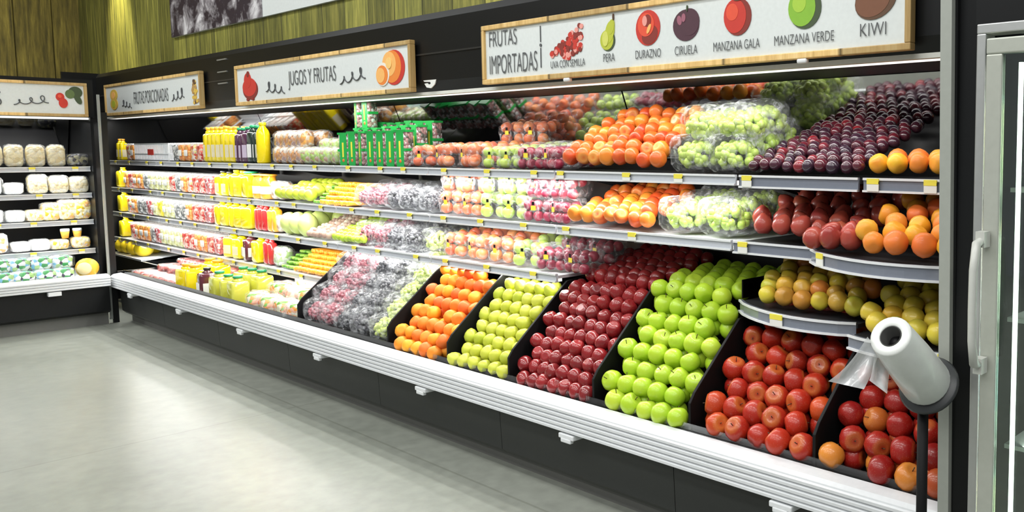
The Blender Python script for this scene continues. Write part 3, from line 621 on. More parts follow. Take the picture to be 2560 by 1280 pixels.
# top shelf
run(P_PEACH+P_RED[:1], -4.48, -4.27, YS, S1, 1, '%s clear bag of red and green fruit beside the striped packs', 'bag', 'bagged fruit on the top shelf', sc=.95)
run(P_PEACH, -4.26, -3.80, YS, S1, 2, '%s clear bag of peaches on the top shelf', 'bag', 'bagged fruit on the top shelf', 2, .16, .01)
run(P_GAPP, -3.79, -3.50, YS, S1, 2, '%s clear bag of green apples on the top shelf', 'bag', 'bagged fruit on the top shelf', 2, .16, .01, sc=.88)
run(P_RED, -3.50, -3.14, YS, S1, 2, '%s clear bag of red plums on the top shelf', 'bag', 'bagged fruit on the top shelf', 2, .16, .01)
run(P_PEACH, -4.1, -3.7, 2.86, S1+.01, 2, '%s raised clear bag of peaches at the back of the top shelf', 'bag', 'bagged fruit on the top shelf', levels=2, lh=.11)
run(P_GAPP, -3.7, -3.3, 2.86, S1+.01, 2, '%s raised clear bag of green apples at the back of the top shelf', 'bag', 'bagged fruit on the top shelf')
run(P_GA, -2.46, -2.07, 2.57, S1, 2, '%s shiny bag of green grapes on the top shelf', 'bag', 'green grape bags on the top shelf', 3, .12, .045, levels=1)
run(P_GA, -2.44, -2.07, 2.60, S1+.12, 2, '%s upper shiny bag of green grapes on the top shelf', 'bag', 'green grape bags on the top shelf', 2, .13, .02)
# second shelf
run(P_GR, -5.12, -4.80, YS, S2, 2, '%s purple-red grape bag on the second shelf', 'bag', 'grape bags on the second shelf', 2, .14, .02)
run(P_GB, -4.80, -4.22, YS, S2, 3, '%s black grape bag on the second shelf', 'bag', 'grape bags on the second shelf', 2, .14, .02)
run(P_PEACH, -4.19, -3.82, YS, S2, 2, '%s clear bag of peaches on the second shelf', 'bag', 'bagged fruit on the second shelf', 1, levels=2, lh=.115)
run(P_GAPP, -3.82, -3.46, YS, S2, 2, '%s clear bag of green apples on the second shelf', 'bag', 'bagged fruit on the second shelf', 1, levels=2, lh=.115)
run(P_RED, -3.46, -3.09, YS, S2, 2, '%s clear bag of red plums on the second shelf', 'bag', 'bagged fruit on the second shelf', 1, levels=2, lh=.11)
run(P_GA, -2.55, -2.10, 2.57, S2, 2, '%s bag of pale green grapes on the second shelf', 'bag', 'pale green grape bags on the second shelf', 3, .13, .02)
# third shelf
run(P_GR, -5.10, -4.80, YS, S3, 2, '%s pinkish grape bag on the third shelf', 'bag', 'grape bags on the third shelf', 2, .14, .03)
run(P_GB, -4.80, -4.42, YS, S3, 2, '%s black grape bag on the third shelf', 'bag', 'grape bags on the third shelf', 2, .14, .02)
run(P_GG, -4.42, -4.20, YS, S3, 1, '%s green grape bag on the third shelf', 'bag', 'grape bags on the third shelf', 2, .14)
run(P_PEACH, -4.18, -3.56, YS, S3, 3, '%s clear bag of peaches on the third shelf', 'bag', 'bagged fruit on the third shelf', 2, .15, .02)
run(P_GAPP, -3.58, -3.36, YS, S3, 1, '%s clear bag of green apples on the third shelf', 'bag', 'bagged fruit on the third shelf', 2, .15, .02)
run(P_RED, -3.38, -2.98, YS, S3, 2, '%s clear bag of red plums ending the third shelf', 'bag', 'bagged fruit on the third shelf', 2, .15, .03)
# grape bin: three columns of bags climbing the slope
def climb(protos, xa, xb, n, label, group):
    for i in range(5):
        for k in range(n):
            t = (i+.4)/5; y = 2.245+t*.37; z = .372+t*.41
            o = dup(protos[(i+k) % len(protos)], (xa+(xb-xa)*(k+.5)/n, y, z), (.3, rnd(-.15, .15), rnd(-.4, .4)), scale=rnd(.98, 1.08))
            tag(o, label+(' in the bottom tier', ' in the lower tier', ' in the middle tier', ' in the upper tier', ' in the top tier')[i]+ (' on the '+('left', 'right')[k] if n > 1 else ''), 'bag', group)
climb(P_GR, -5.17, -4.80, 2, 'red grape bag climbing the left bin', 'grape bags in the first bin')
climb(P_GB, -4.79, -4.42, 2, 'black grape bag in the left bin', 'grape bags in the first bin')
climb(P_GG, -4.40, -4.19, 1, 'green grape bag in the left bin', 'grape bags in the first bin')
for P in (P_PEACH, P_GAPP, P_RED, P_GR, P_GB, P_GG, P_GA):
    for o in P: kill(o)

# striped green packs on the top shelf
def pack_proto(seed):
    o = link('vegetable_pack', None)
    g = MB(); g.rbox((-.044, -.03, 0), (.044, .03, .2), .012); g.obj('pack_body', chunks('dark_veg_mix', [(.3, .16, .16), (.65, .66, .66), (.12, .12, .1), (.5, .3, .28)], 60), o)
    g = MB(); g.box((-.028, -.0325, .0), (.028, -.0295, .2), 0); g.box((-.046, -.032, .19), (.046, .03, .202), 0); g.box((-.006, -.034, .05), (.006, -.032, .14), 1); g.sphere((0, -.031, .03), .012, 2, 8, 5, (1, .3, 1)); g.box((-.046, -.032, .085), (.046, .0305, .10), 0)
    g.obj('green_wrapper_band', [plain('green_wrapper', (.02, .42, .08), .35), YEL, plain('orange_print', (.8, .2, .04), .5)], o)
    return o
PP = [pack_proto(0)]
run(PP, -5.3, -4.52, 2.53, S1, 7, '%s green-banded vegetable pack on the top shelf', 'vegetable pack', 'green-banded packs on the top shelf', 3, .09, .03)
run(PP, -5.3, -5.08, 2.62, S1+.225, 2, '%s green-banded vegetable pack', 'vegetable pack', 'green-banded packs on the top shelf')
kill(PP[0])
# nuts and netted packs, green packs on the top shelf
def pouch(name, cols, hx, hy, hz, seed, scale=38):
    o = link(name, None); nm = name+'_mix'+str(seed)
    link('contents', blob_me('contents', chunks(nm, cols, scale), hx, hy, hz, seed, .06, .6), o)
    link('bag_film', blob_me('bag_film', FILM, hx*1.08, hy*1.08, hz*1.05, seed+1, .08, .5), o); return o
P1 = [pouch('nut_bag', [(.5, .22, .06), (.7, .6, .5), (.25, .1, .06), (.75, .35, .05)], .055, .05, .06, 3)]
run(P1, -6.30, -5.86, YS, S1, 4, '%s bag of nuts on the top shelf', 'bag', 'nut bags on the top shelf', 2, .12, .0, levels=2, lh=.1)
P2 = [pouch('lettuce_bag', [(.35, .5, .1), (.6, .65, .4), (.45, .3, .2), (.3, .45, .06)], .06, .05, .055, 4)]
run(P2, -5.86, -5.34, YS, S1, 4, '%s bag of green leaves on the top shelf', 'bag', 'leaf bags on the top shelf', 2, .12, .06)
P3 = [pouch('salad_bag', [(.6, .5, .4), (.75, .7, .6), (.25, .12, .08), (.7, .62, .5)], .05, .05, .06, 5)]
run(P3, -6.36, -6.17, YS, S2, 2, '%s bag of pale sprouts beside the guavas', 'bag', 'sprout bags'); run(P3, -6.32, -6.20, YS, S3, 1, '%s bag of dark sprouts right of the red juices', 'bag', 'sprout bags')
P4 = [pouch('vegetable_bag', [(.8, .3, .05), (.2, .45, .06), (.85, .6, .5), (.6, .08, .04), (.75, .72, .5), (.85, .45, .3)], .09, .07, .055, 6, 34),
      pouch('vegetable_bag', [(.85, .55, .45), (.1, .4, .2), (.85, .75, .68), (.7, .1, .1), (.9, .8, .7)], .09, .07, .05, 7, 30)]
run(P4, -6.05, -5.23, 2.26, .38, 4, '%s clear bag of mixed cut vegetables on the deck', 'bag', 'mixed vegetable bags on the deck', 3, .15, .045, jit=.6)
run(P4[1:], -6.0, -5.5, 2.66, .50, 2, '%s pale bag of cut vegetables leaning at the back of the deck', 'bag', 'mixed vegetable bags on the deck')
P6 = [pouch('herb_bag', [(.55, .62, .5), (.8, .82, .75), (.15, .3, .1), (.35, .5, .2)], .06, .05, .055, 9)]
run(P6, -6.36, -6.19, 2.55, S4, 1, '%s bag of leafy greens left of the pods on the fourth shelf', 'bag', 'leafy bags on the fourth shelf', sc=1.2)
run(P6, -6.10, -5.62, 2.70, S4, 3, '%s bag of leafy greens behind the pods on the fourth shelf', 'bag', 'leafy bags on the fourth shelf', sc=1.05)
P5 = [pouch('meat_pack', [(.55, .1, .08), (.8, .55, .5), (.6, .25, .2), (.35, .06, .05)], .11, .08, .03, 8, 28)]
run(P5, -8.3, -7.15, 2.28, .37, 5, '%s flat clear pack of cut red fruit on the deck', 'pack', 'flat packs on the deck', 3, .16, .035, jit=.2)
for P in (P1, P2, P3, P4, P5, P6):
    for o in P: kill(o)

# ------------------------------------------------------------------ jugs, bottles, tubs
def jug(name, liquid, cap, h=.2, rr=.05, label=None, neck=.018, rnd_=False):
    o = link(name, None); g = MB()
    if rnd_: g.lathe([(rr*.9, 0), (rr, .01), (rr, h*.72), (rr*.85, h*.8), (neck, h*.9), (neck, h)], 14)
    else:
        g.rbox((-rr, -rr, 0), (rr, rr, h*.82), .016, seg=3); g.lathe([(rr*.7, h*.80), (neck*1.3, h*.88), (neck, h*.9), (neck, h*.96)], 12)
    m = plain('juice_'+liquid[0], liquid[1], .12, coat=.6); g.obj('bottle_body', m, o)
    g = MB(); g.lathe([(neck*1.15, h*.93), (neck*1.2, h*.935), (neck*1.2, h*1.0), (neck*1.0, h*1.005)], 12); g.obj('cap', plain('cap_'+cap[0], cap[1], .35), o)
    if label:
        g = MB()
        if rnd_: g.lathe([(rr*1.02, h*.2), (rr*1.025, h*.21), (rr*1.025, h*.5), (rr*1.02, h*.51)], 14)
        else: g.box((-rr*.7, -rr*1.03, h*.15), (rr*.7, -rr*.98, h*.5)); g.box((rr*.98, -rr*.7, h*.15), (rr*1.03, rr*.7, h*.5))
        g.obj('label', plain('label_'+label[0], label[1], .5), o)
    return o
YJ = ('yellow', (.92, .72, .01)); OJ = ('orange', (.9, .42, .03)); PU = ('purple', (.09, .03, .07)); DG = ('bottle_green', (.02, .04, .03)); RJ = ('red', (.55, .03, .03)); LJ = ('lime', (.6, .6, .08)); BJ = ('berry', (.1, .02, .03))
CO = ('orange', (.9, .4, .04)); CG = ('green', (.02, .3, .12)); CW = ('white', (.8, .8, .8)); CY = ('yellow', (.9, .7, .02)); CBK = ('black', (.02, .02, .02)); LW = ('white', (.85, .85, .85)); LL = ('lilac', (.6, .5, .65)); LP = ('pale', (.8, .72, .5))
pr_y = jug('juice_bottle', YJ, CO, .265, .038, LP); pr_p = jug('juice_bottle', PU, CG, .265, .038, LL); pr_g = jug('juice_bottle', DG, CG, .265, .036, LW); pr_t = jug('juice_bottle', YJ, CY, .29, .045, None, .02, True)
run([pr_y], -7.46, -6.86, 2.52, S1, 7, '%s yellow juice bottle with orange cap on the top shelf', 'juice bottle', 'yellow juice bottles on the top shelf', 2, .09)
run([pr_p], -6.86, -6.64, 2.52, S1, 3, '%s purple juice bottle with green cap on the top shelf', 'juice bottle', 'purple juice bottles', sc=.97)
run([pr_g], -6.63, -6.48, 2.52, S1, 2, '%s dark green bottle with white label on the top shelf', 'juice bottle', 'dark green bottles')
run([pr_t], -6.46, -6.36, 2.51, S1, 1, '%s tall round yellow bottle right of the dark bottles', 'juice bottle')
run([pr_y], -9.62, -9.46, 2.52, S1, 2, '%s yellow juice bottle in the far corner of the top shelf', 'juice bottle', 'corner juice bottles', sc=.75)
jy = jug('juice_jug', YJ, CY, .19, .056); jg = jug('juice_jug', YJ, CG, .19, .056, None, .04); jo = jug('juice_jug', OJ, CO, .17, .055, LW, .045, True); jr = jug('juice_bottle', RJ, CW, .19, .03, None, .013)
jd = jug('juice_jug', BJ, CBK, .19, .055, LW); jl = jug('juice_jug', LJ, CG, .2, .056, None, .025); jor = jug('juice_bottle', OJ, CW, .19, .03, None, .013); jyc = jug('juice_jug', YJ, CBK, .18, .054, LP, .02)
run([jy, jyc], -7.28, -6.80, 2.54, S2, 4, '%s yellow juice jug on the second shelf', 'juice jug', 'yellow jugs on the second shelf', 2, .13)
run([jg], -6.79, -6.66, 2.54, S2, 1, '%s yellow juice jug with a wide green lid', 'juice jug')
run([jo], -6.62, -6.36, 2.54, S2, 2, '%s round orange juice jar with white label', 'juice jar', 'orange juice jars')
run([jy, jyc], -7.34, -6.68, 2.54, S3, 5, '%s yellow juice jug on the third shelf', 'juice jug', 'yellow jugs on the third shelf', sc=.97)
run([jr], -6.62, -6.42, 2.53, S3, 3, '%s red juice bottle on the third shelf', 'juice bottle', 'red juice bottles')
run([jor], -6.40, -6.26, 2.53, S3, 2, '%s orange juice bottle right of the red juices', 'juice bottle', 'orange juice bottles')
run([jyc], -7.18, -6.86, 2.54, S4, 2, '%s yellow juice jug on the fourth shelf', 'juice jug', 'yellow jugs on the fourth shelf')
run([jd], -6.84, -6.70, 2.54, S4, 1, '%s dark berry juice jug on the fourth shelf', 'juice jug')
run([jy], -6.68, -6.52, 2.54, S4, 1, '%s yellow juice jug right of the dark jug on the fourth shelf', 'juice jug')
run([jr], -6.5, -6.36, 2.53, S4, 2, '%s red juice bottle on the fourth shelf', 'juice bottle', 'red juice bottles of the fourth shelf')
run([jug('juice_jug', YJ, CO, .21, .062, None, .03)], -7.25, -6.95, 2.25, .365, 2, '%s yellow juice jug with orange cap on the deck', 'juice jug', 'yellow jugs on the deck', 2, .15, .02)
run([jd], -6.88, -6.70, 2.25, .365, 1, '%s dark berry juice jug with white label on the deck', 'juice jug', sc=1.1)
run([jl], -6.64, -6.18, 2.25, .365, 3, '%s lime juice jug with green lid on the deck', 'juice jug', 'lime juice jugs on the deck', 2, .15, .02)
for o in [o for o in C.objects if o.parent is None and o.type == 'EMPTY' and 'label' not in o]: kill(o)
for o in C.objects:
    if o.name.startswith('tmp'): o.name = 'juice_jug'
FC = {'papaya': [(.85, .35, .08), (.9, .5, .15), (.8, .25, .05)], 'watermelon': [(.7, .08, .06), (.8, .2, .15), (.55, .05, .05), (.85, .6, .5)], 'melon': [(.75, .78, .4), (.85, .85, .65), (.7, .7, .3)],
      'mixed': [(.85, .3, .08), (.75, .7, .3), (.7, .1, .08), (.85, .8, .7)], 'coconut': [(.8, .8, .76), (.35, .36, .36), (.7, .7, .68), (.15, .16, .16)], 'berry': [(.4, .08, .1), (.8, .7, .7), (.6, .15, .15)], 'yellow': [(.9, .7, .03), (.95, .8, .1)]}
def tub(kind, hx=.057, hy=.057, h=.15, lid=True):
    o = link('fruit_tub', None); g = MB(); g.rbox((-hx*.93, -hy*.93, .003), (hx*.93, hy*.93, h*.9), .014, taper=.86); g.obj('cut_fruit', chunks('cut_'+kind, FC[kind], 55), o)
    g = MB(); g.rbox((-hx*.6, -hy*.985, h*.3), (hx*.6, -hy*.9, h*.62), .008); g.obj('paper_label', PAPER, o) if kind in ('papaya', 'melon') else None
    if lid: g = MB(); g.rbox((-hx*1.04, -hy*1.04, h*.92), (hx*1.04, hy*1.04, h), .005); g.obj('lid', film('lid_film', (.95, .96, .96), .35, .8, 40), o)
    return o
T = {k: tub(k) for k in FC}
ORDER = [('papaya', 2), ('berry', 1), ('melon', 3), ('watermelon', 1), ('coconut', 1), ('papaya', 1), ('mixed', 1), ('watermelon', 2)]
def tubrow(x0, x1, z, word, seq, levels):
    n = len(seq)
    for i, k in enumerate(seq):
        lv = levels[i % len(levels)]
        for l in range(lv):
            for r in range(2):
                o = dup(T[k], (x0+(x1-x0)*(i+.5)/n, 2.54+r*.13, z+l*.151), (0, 0, rnd(-.06, .06)))
                tag(o, 'tub of cut %s, %s of its row on %s' % ({'yellow': 'mango', 'mixed': 'mixed fruit', 'coconut': 'coconut', 'berry': 'berries'}.get(k, k), place(i, n), word)+(' behind' if r else ''), 'tub', 'tubs of cut fruit on '+word)
tubrow(-9.32, -9.10, S1, 'the top shelf corner', ['mixed', 'papaya'], [1, 1])
tubrow(-8.15, -7.50, S1, 'the top shelf', ['coconut', 'papaya', 'papaya', 'mixed', 'watermelon'], [1, 1, 1, 1, 1])
tubrow(-9.45, -7.36, S2, 'the second shelf', ['papaya', 'watermelon', 'papaya', 'papaya', 'coconut', 'melon', 'melon', 'melon', 'melon', 'watermelon', 'coconut', 'papaya', 'mixed', 'watermelon', 'watermelon', 'berry'], [1])
tubrow(-9.4, -7.40, S3, 'the third shelf', ['mixed', 'papaya', 'coconut', 'coconut', 'berry', 'melon', 'yellow', 'melon', 'melon', 'coconut', 'coconut', 'papaya', 'watermelon', 'watermelon', 'berry'], [1, 1, 1, 1, 1, 1, 1, 1])
tubrow(-9.35, -7.25, S4, 'the fourth shelf', ['watermelon', 'papaya', 'papaya', 'papaya', 'coconut', 'berry', 'melon', 'melon', 'melon', 'melon', 'watermelon', 'watermelon', 'papaya', 'papaya', 'watermelon', 'berry'], [1])
for k in T: kill(T[k])
# yellow jugs at the far left of each shelf, yellow melons on the corner shelf
yj = jug('juice_jug', YJ, CY, .18, .05)
for z, w_ in ((S2, 'second'), (S3, 'third'), (S4, 'fourth')):
    tag(dup(yj, (-9.58, 2.53, z)), 'yellow jug at the far left end of the %s shelf' % w_, 'juice jug', 'yellow jugs in the far corner')
kill(yj)
MY = fruit('yellow_melon_skin', [(.95, .7, .02), (.95, .78, .04)], (.9, .6, .02), .4, 10)
mme = round_me('yellow_melon', MY, .07, 1.15, 14, 9)
for i, (x, y) in enumerate(((-9.5, 2.48), (-9.34, 2.49), (-9.18, 2.48), (-9.02, 2.50), (-9.42, 2.64), (-9.24, 2.65))):
    tag(link('yellow_melon', mme, None, (x, y, .455+.068), (1.5, 0, rnd(-3, 3))), '%s smooth yellow melon on the low corner shelf, %s row' % (place(i % 4, 4 if i < 4 else 2), 'front' if i < 4 else 'back'), 'melon', 'yellow melons on the corner shelf')
# white plastic basket on the top shelf
bk_ = thing('plastic_basket', 'white slotted plastic basket full of tubs on the top shelf', 'basket', (-8.62, 2.60, S1))
g = MB(); hx, hy, h = .42, .12, .15
for z in (.0, .05, h-.012):
    for a, bq in (((-hx, -hy, z), (hx, -hy+.006, z+.012)), ((-hx, hy-.006, z), (hx, hy, z+.012)), ((-hx, -hy, z), (-hx+.006, hy, z+.012)), ((hx-.006, -hy, z), (hx, hy, z+.012))): g.box(a, bq)
for i in range(29):
    x = -hx+.84*i/28
    g.box((x-.005, -hy, 0), (x+.005, -hy+.005, h)); g.box((x-.005, hy-.005, 0), (x+.005, hy, h))
g.box((-hx, -hy, 0), (hx, hy, .004)); g.obj('slotted_wall', WHITE, bk_)
g = MB(); g.box((-.07, -hy-.003, .05), (.07, -hy, .1)); g.obj('red_label', plain('red_label', (.55, .04, .03), .5), bk_)

# ------------------------------------------------------------------ signs over the case
def text_me(body, size, sx=.5):
    c = bpy.data.curves.new('lettering', 'FONT'); c.body = body; c.size = size; c.extrude = .001; c.align_x = 'LEFT'; c.offset = -.004*size/.1*.3
    o = bpy.data.objects.new('t', c); C.objects.link(o); dg = bpy.context.evaluated_depsgraph_get(); me = bpy.data.meshes.new_from_object(o.evaluated_get(dg))
    bpy.data.objects.remove(o); me.materials.clear(); me.materials.append(INK)
    xs = [v.co.x for v in me.vertices]; ys = [v.co.y for v in me.vertices]; return me, min(xs), max(xs), min(ys), max(ys)
def write(body, x0, x1, z0, z1, parent, name='lettering', y=-.004, par=None):
    me, a, bq, c, d = text_me(body, .1)
    for v in me.vertices: v.co = Vector((x0+(v.co.x-a)/(bq-a)*(x1-x0), y-v.co.z*.5, z0+(v.co.y-c)/(d-c)*(z1-z0)))
    me.name = name; return link(name, me, parent)
def squiggle(x0, x1, z, parent, flip=False, h=.05):
    """hand-drawn line of three loops"""
    pts = []; n = 72
    for i in range(n+1):
        t = i/n; a = t*3*2*PI; gr = (.55+.6*t) if flip else (1.15-.6*t)
        pts.append((x0+(x1-x0)*t+.026*math.sin(a)*gr, -.004, z+h*gr*(.5-.5*math.cos(a))-(.02*t if not flip else -.02*t)))
    g = MB(); g.tube(pts, .0035, 5); return g.obj('squiggle', INK, parent)
def disc(g, cx, cz, rx, rz, mi=0, y=-.004, n=24, rot=0, lobes=0, amp=0, y2=None):
    pts = []
    for k in range(n):
        a = 2*PI*k/n; m = 1+amp*math.cos(lobes*a); u, v_ = rx*m*math.cos(a), rz*m*math.sin(a)
        pts.append((cx+u*math.cos(rot)-v_*math.sin(rot), cz+u*math.sin(rot)+v_*math.cos(rot)))
    g.prism(pts, 'Y', y, (y2 if y2 is not None else -.001), mi)
def pm(n, c): return plain('print_'+n, c, .6)
RD, DR, OR, LO, GN, DGN, PL, BR, GO, YG, PK = pm('red', (.6, .04, .025)), pm('deep_red', (.25, .03, .02)), pm('orange', (.85, .25, .04)), pm('light_orange', (.95, .5, .15)), pm('green', (.25, .5, .04)), pm('dark_green', (.06, .09, .04)), pm('plum', (.08, .03, .045)), pm('brown', (.12, .06, .03)), pm('gold', (.75, .5, .08)), pm('pear', (.5, .55, .05)), pm('pink', (.85, .35, .3))
def sign(x0, x1, z0, z1, label, turn=False, tilt=.0):
    w_ = x1-x0
    s = thing('wooden_framed_sign', label, 'sign', (x0, 2.365, z0), group='wooden framed signs over the cases')
    g = MB(); h = z1-z0; f = .022
    g.box((0, -.012, 0), (w_, .02, f)); g.box((0, -.012, h-f), (w_, .02, h)); g.box((0, -.012, f), (f, .02, h-f)); g.box((w_-f, -.012, f), (w_, .02, h-f)); g.obj('frame', PINE, s, bevel=.003)
    g = MB(); g.box((f, 0, f), (w_-f, .015, h-f)); g.obj('board', SIGNW, s)
    if turn: s.location = (-8.497, x0, z0); s.rotation_euler = (0, 0, PI/2)
    return s
# frutas importadas
SX, SZ = -3.545, 1.706
s4 = sign(SX, -1.29, SZ, 1.975, 'long wooden framed sign reading FRUTAS IMPORTADAS above the loose fruit')
lx = lambda x: x-SX; lz = lambda z: z-SZ
write('FRUTAS', lx(-3.49), lx(-3.28), lz(1.875), lz(1.945), s4); write('IMPORTADAS', lx(-3.49), lx(-3.135), lz(1.75), lz(1.835), s4)
g = MB(); g.box((lx(-3.112), -.004, lz(1.76)), (lx(-3.108), -.001, lz(1.845))); g.box((lx(-3.112), -.004, lz(1.87)), (lx(-3.108), -.001, lz(1.94))); disc(g, lx(-3.11), lz(1.857), .007, .007); g.obj('dotted_rule', INK, s4)
g = MB(); rg = random.Random(5)
for i in range(95):
    t = rg.random(); a = rg.random(); x = -3.035+.2*t; zt = 1.815+.118*t; zb = 1.80+.012*math.sin(t*9); disc(g, lx(x), lz(zb+(zt-zb)*a), .012, .011, rg.choice([0, 0, 1, 2]), -.003-.0015*rg.random(), 8)
g.obj('grape_picture', [RD, DR, PK], s4)
write('UVA CON SEMILLA', lx(-3.04), lx(-2.815), lz(1.752), lz(1.782), s4)
def fpic(name, layers, parent):
    g = MB(); mats = []
    for i, (cx, cz, rx, rz, m, *r) in enumerate(layers):
        if m not in mats: mats.append(m)
        disc(g, lx(cx), lz(cz), rx, rz, mats.index(m), -.003-.0008*i, rot=r[0] if r else 0)
    return g.obj(name, mats, parent)
fpic('pear_picture', [(-2.672, 1.842, .042, .042, DGN), (-2.678, 1.845, .04, .04, YG), (-2.66, 1.875, .026, .045, YG, -.25), (-2.65, 1.895, .017, .03, YG, -.25), (-2.685, 1.85, .018, .03, pm('light_pear', (.68, .7, .15))), (-2.637, 1.933, .003, .013, BR)], s4)
write('PERA', lx(-2.70), lx(-2.632), lz(1.758), lz(1.79), s4)
fpic('peach_picture', [(-2.441, 1.873, .067, .068, RD), (-2.43, 1.845, .045, .035, DR, .4), (-2.45, 1.885, .045, .045, pm('bright_red', (.8, .09, .04))), (-2.44, 1.9, .02, .024, DR), (-2.455, 1.9, .013, .02, PK), (-2.432, 1.868, .008, .02, LO, -.5)], s4)
write('DURAZNO', lx(-2.51), lx(-2.37), lz(1.758), lz(1.79), s4)
fpic('plum_picture', [(-2.238, 1.865, .067, .058, PL), (-2.22, 1.875, .05, .05, PL), (-2.27, 1.885, .012, .018, pm('mauve', (.35, .12, .17)), .3), (-2.248, 1.893, .01, .016, pm('mauve', (.35, .12, .17))), (-2.23, 1.925, .003, .012, DGN)], s4)
write('CIRUELA', lx(-2.295), lx(-2.18), lz(1.757), lz(1.79), s4)
fpic('red_apple_picture', [(-1.985, 1.872, .062, .066, DR), (-1.998, 1.875, .052, .06, RD), (-2.01, 1.89, .028, .03, pm('bright_red', (.8, .09, .04))), (-1.985, 1.935, .02, .008, BR)], s4)
write('MANZANA GALA', lx(-2.10), lx(-1.885), lz(1.757), lz(1.79), s4)
fpic('green_apple_picture', [(-1.692, 1.872, .066, .068, DGN), (-1.705, 1.875, .056, .062, GN), (-1.715, 1.89, .028, .03, pm('light_green', (.4, .62, .06))), (-1.69, 1.937, .018, .008, BR)], s4)
write('MANZANA VERDE', lx(-1.82), lx(-1.575), lz(1.757), lz(1.79), s4)
fpic('kiwi_picture', [(-1.42, 1.872, .078, .06, BR, .35), (-1.43, 1.87, .065, .05, pm('kiwi_brown', (.2, .08, .04)), .35), (-1.43, 1.895, .03, .02, pm('kiwi_light', (.35, .13, .06)), .35)], s4)
write('KIWI', lx(-1.475), lx(-1.38), lz(1.76), lz(1.80), s4)
for x in (-2.93, -1.70):
    g = MB(); g.rbox((x-.02, 2.352, 1.69), (x+.02, 2.372, 1.706), .005); g.obj('sign_clip', WHITE, s4, (-SX, -2.365, -SZ))
# jugos y frutas
SX, SZ = -6.43, 1.70
s3 = sign(SX, -4.176, SZ, 1.965, 'wooden framed sign reading JUGOS Y FRUTAS with a grapefruit picture')
fpic('pomegranate_picture', [(-6.2, 1.80, .12, .066, DR), (-6.21, 1.815, .11, .06, RD), (-6.235, 1.86, .055, .05, RD), (-6.225, 1.9, .02, .02, DR), (-6.24, 1.735, .02, .01, DR), (-6.16, 1.737, .02, .01, DR)], s3)
squiggle(lx(-5.95), lx(-5.68), lz(1.775), s3, h=.06); squiggle(lx(-4.95), lx(-4.66), lz(1.775), s3, True, h=.06)
write('JUGOS Y FRUTAS', lx(-5.62), lx(-5.0), lz(1.77), lz(1.885), s3)
fpic('grapefruit_picture', [(-4.355, 1.835, .11, .092, RD), (-4.375, 1.84, .095, .085, OR), (-4.40, 1.855, .07, .065, LO), (-4.47, 1.805, .07, .062, pm('white_edge', (.85, .82, .75))), (-4.475, 1.80, .062, .052, OR), (-4.49, 1.80, .045, .04, LO), (-4.40, 1.86, .03, .03, pm('yellow_orange', (.95, .6, .2)))], s3)
# fruta porcionada
SX, SZ = -9.32, 1.703
s2 = sign(SX, -7.06, SZ, 1.972, 'wooden framed sign reading FRUTAS PORCIONADAS left of the juice sign')
fpic('orange_slice_picture', [(-9.08, 1.875, .1, .05, GO), (-9.08, 1.80, .1, .05, GO), (-9.09, 1.875, .05, .03, LO), (-9.09, 1.80, .05, .03, YG)], s2)
squiggle(lx(-8.86), lx(-8.62), lz(1.775), s2, h=.05); squiggle(lx(-7.66), lx(-7.40), lz(1.775), s2, True, h=.07)
write('FRUTAS PORCIONADAS', lx(-8.55), lx(-7.74), lz(1.78), lz(1.88), s2)
g = MB(); rg = random.Random(3)
for i in range(34):
    t = rg.random(); disc(g, lx(-7.195)+(rg.random()-.5)*.17*(1-t*.75), lz(1.745+.16*t), .02, .014, rg.choice([0, 1, 2]), -.003-.001*rg.random(), 7)
g.obj('nut_picture', [BR, GO, pm('tan', (.5, .3, .1))], s2)

# ------------------------------------------------------------------ poster on the wood wall
po = thing('wall_poster', 'white poster with a black and white photograph on the plank wall', 'poster', (-8.35, 2.6, 2.335))
g = MB(); g.box((0, 0, 0), (4.3, .02, .8)); g.obj('board', SIGNW, po)
g = MB(); g.box((0, -.004, .0), (1.8, .0, .8)); pmm, nt, b, out = newmat('mono_photo_print'); L = nt.links
tc = N(nt, 'ShaderNodeTexCoord'); n = N(nt, 'ShaderNodeTexNoise'); n.inputs['Scale'].default_value = 5; n.inputs['Detail'].default_value = 9; n.inputs['Roughness'].default_value = .62; n.inputs['Distortion'].default_value = .5; L.new(tc.outputs['Object'], n.inputs['Vector'])
r = ramp(nt, [(.46, (.03, .02, .03)), (.56, (.3, .28, .3)), (.66, (.75, .74, .76))]); L.new(n.outputs['Fac'], r.inputs[0]); L.new(r.outputs[0], b.inputs['Base Color']); g.obj('photo_print', pmm, po)

# ------------------------------------------------------------------ the left case
LX = -8.30
lc = thing('refrigerated_display_case', 'refrigerated dairy case on the left running towards the camera', 'refrigerated case', (LX, 2.06, 0))
def LM(mb, name, mats, bevel=0):
    o = mb.obj(name, mats, bevel=bevel); o.location = (-LX, -2.06, 0); o.parent = lc; return o
YA, YB = -.9, 2.055
g = MB(); g.prism([(LX-.01, .31), (LX, .12), (LX-.03, .10), (LX-.2, .10), (LX-.2, .31)], 'Y', YA, YB); LM(g, 'base_panel', BLACK)
g = MB(); g.box((LX-.12, YA, 0), (LX-.075, YB, .10)); LM(g, 'kick_plate', plain('grey_kick_plate', (.16, .16, .15), .6))
g = MB(); pf = [(LX-.03, .31)]
for i in range(4): z = .32+i*.02; pf += [(LX+.03, z), (LX+.04, z+.004), (LX+.04, z+.014), (LX+.03, z+.017)]
pf += [(LX+.02, .405), (LX-.06, .412), (LX-.06, .31)]
g.prism(pf, 'Y', YA, YB); LM(g, 'bumper', BUMP_M)
g = MB(); g.box((LX+.0, 1.66, .285), (LX+.045, 1.74, .315)); LM(g, 'bumper_clip', WHITE)
g = MB(); g.box((LX-.9, YA, .33), (LX-.03, YB, .38)); LM(g, 'deck_panel', WHITE)
g = MB(); g.box((LX-1.0, YA, 0), (LX-.95, YB+.05, 1.95)); LM(g, 'back_panel', BLACK)
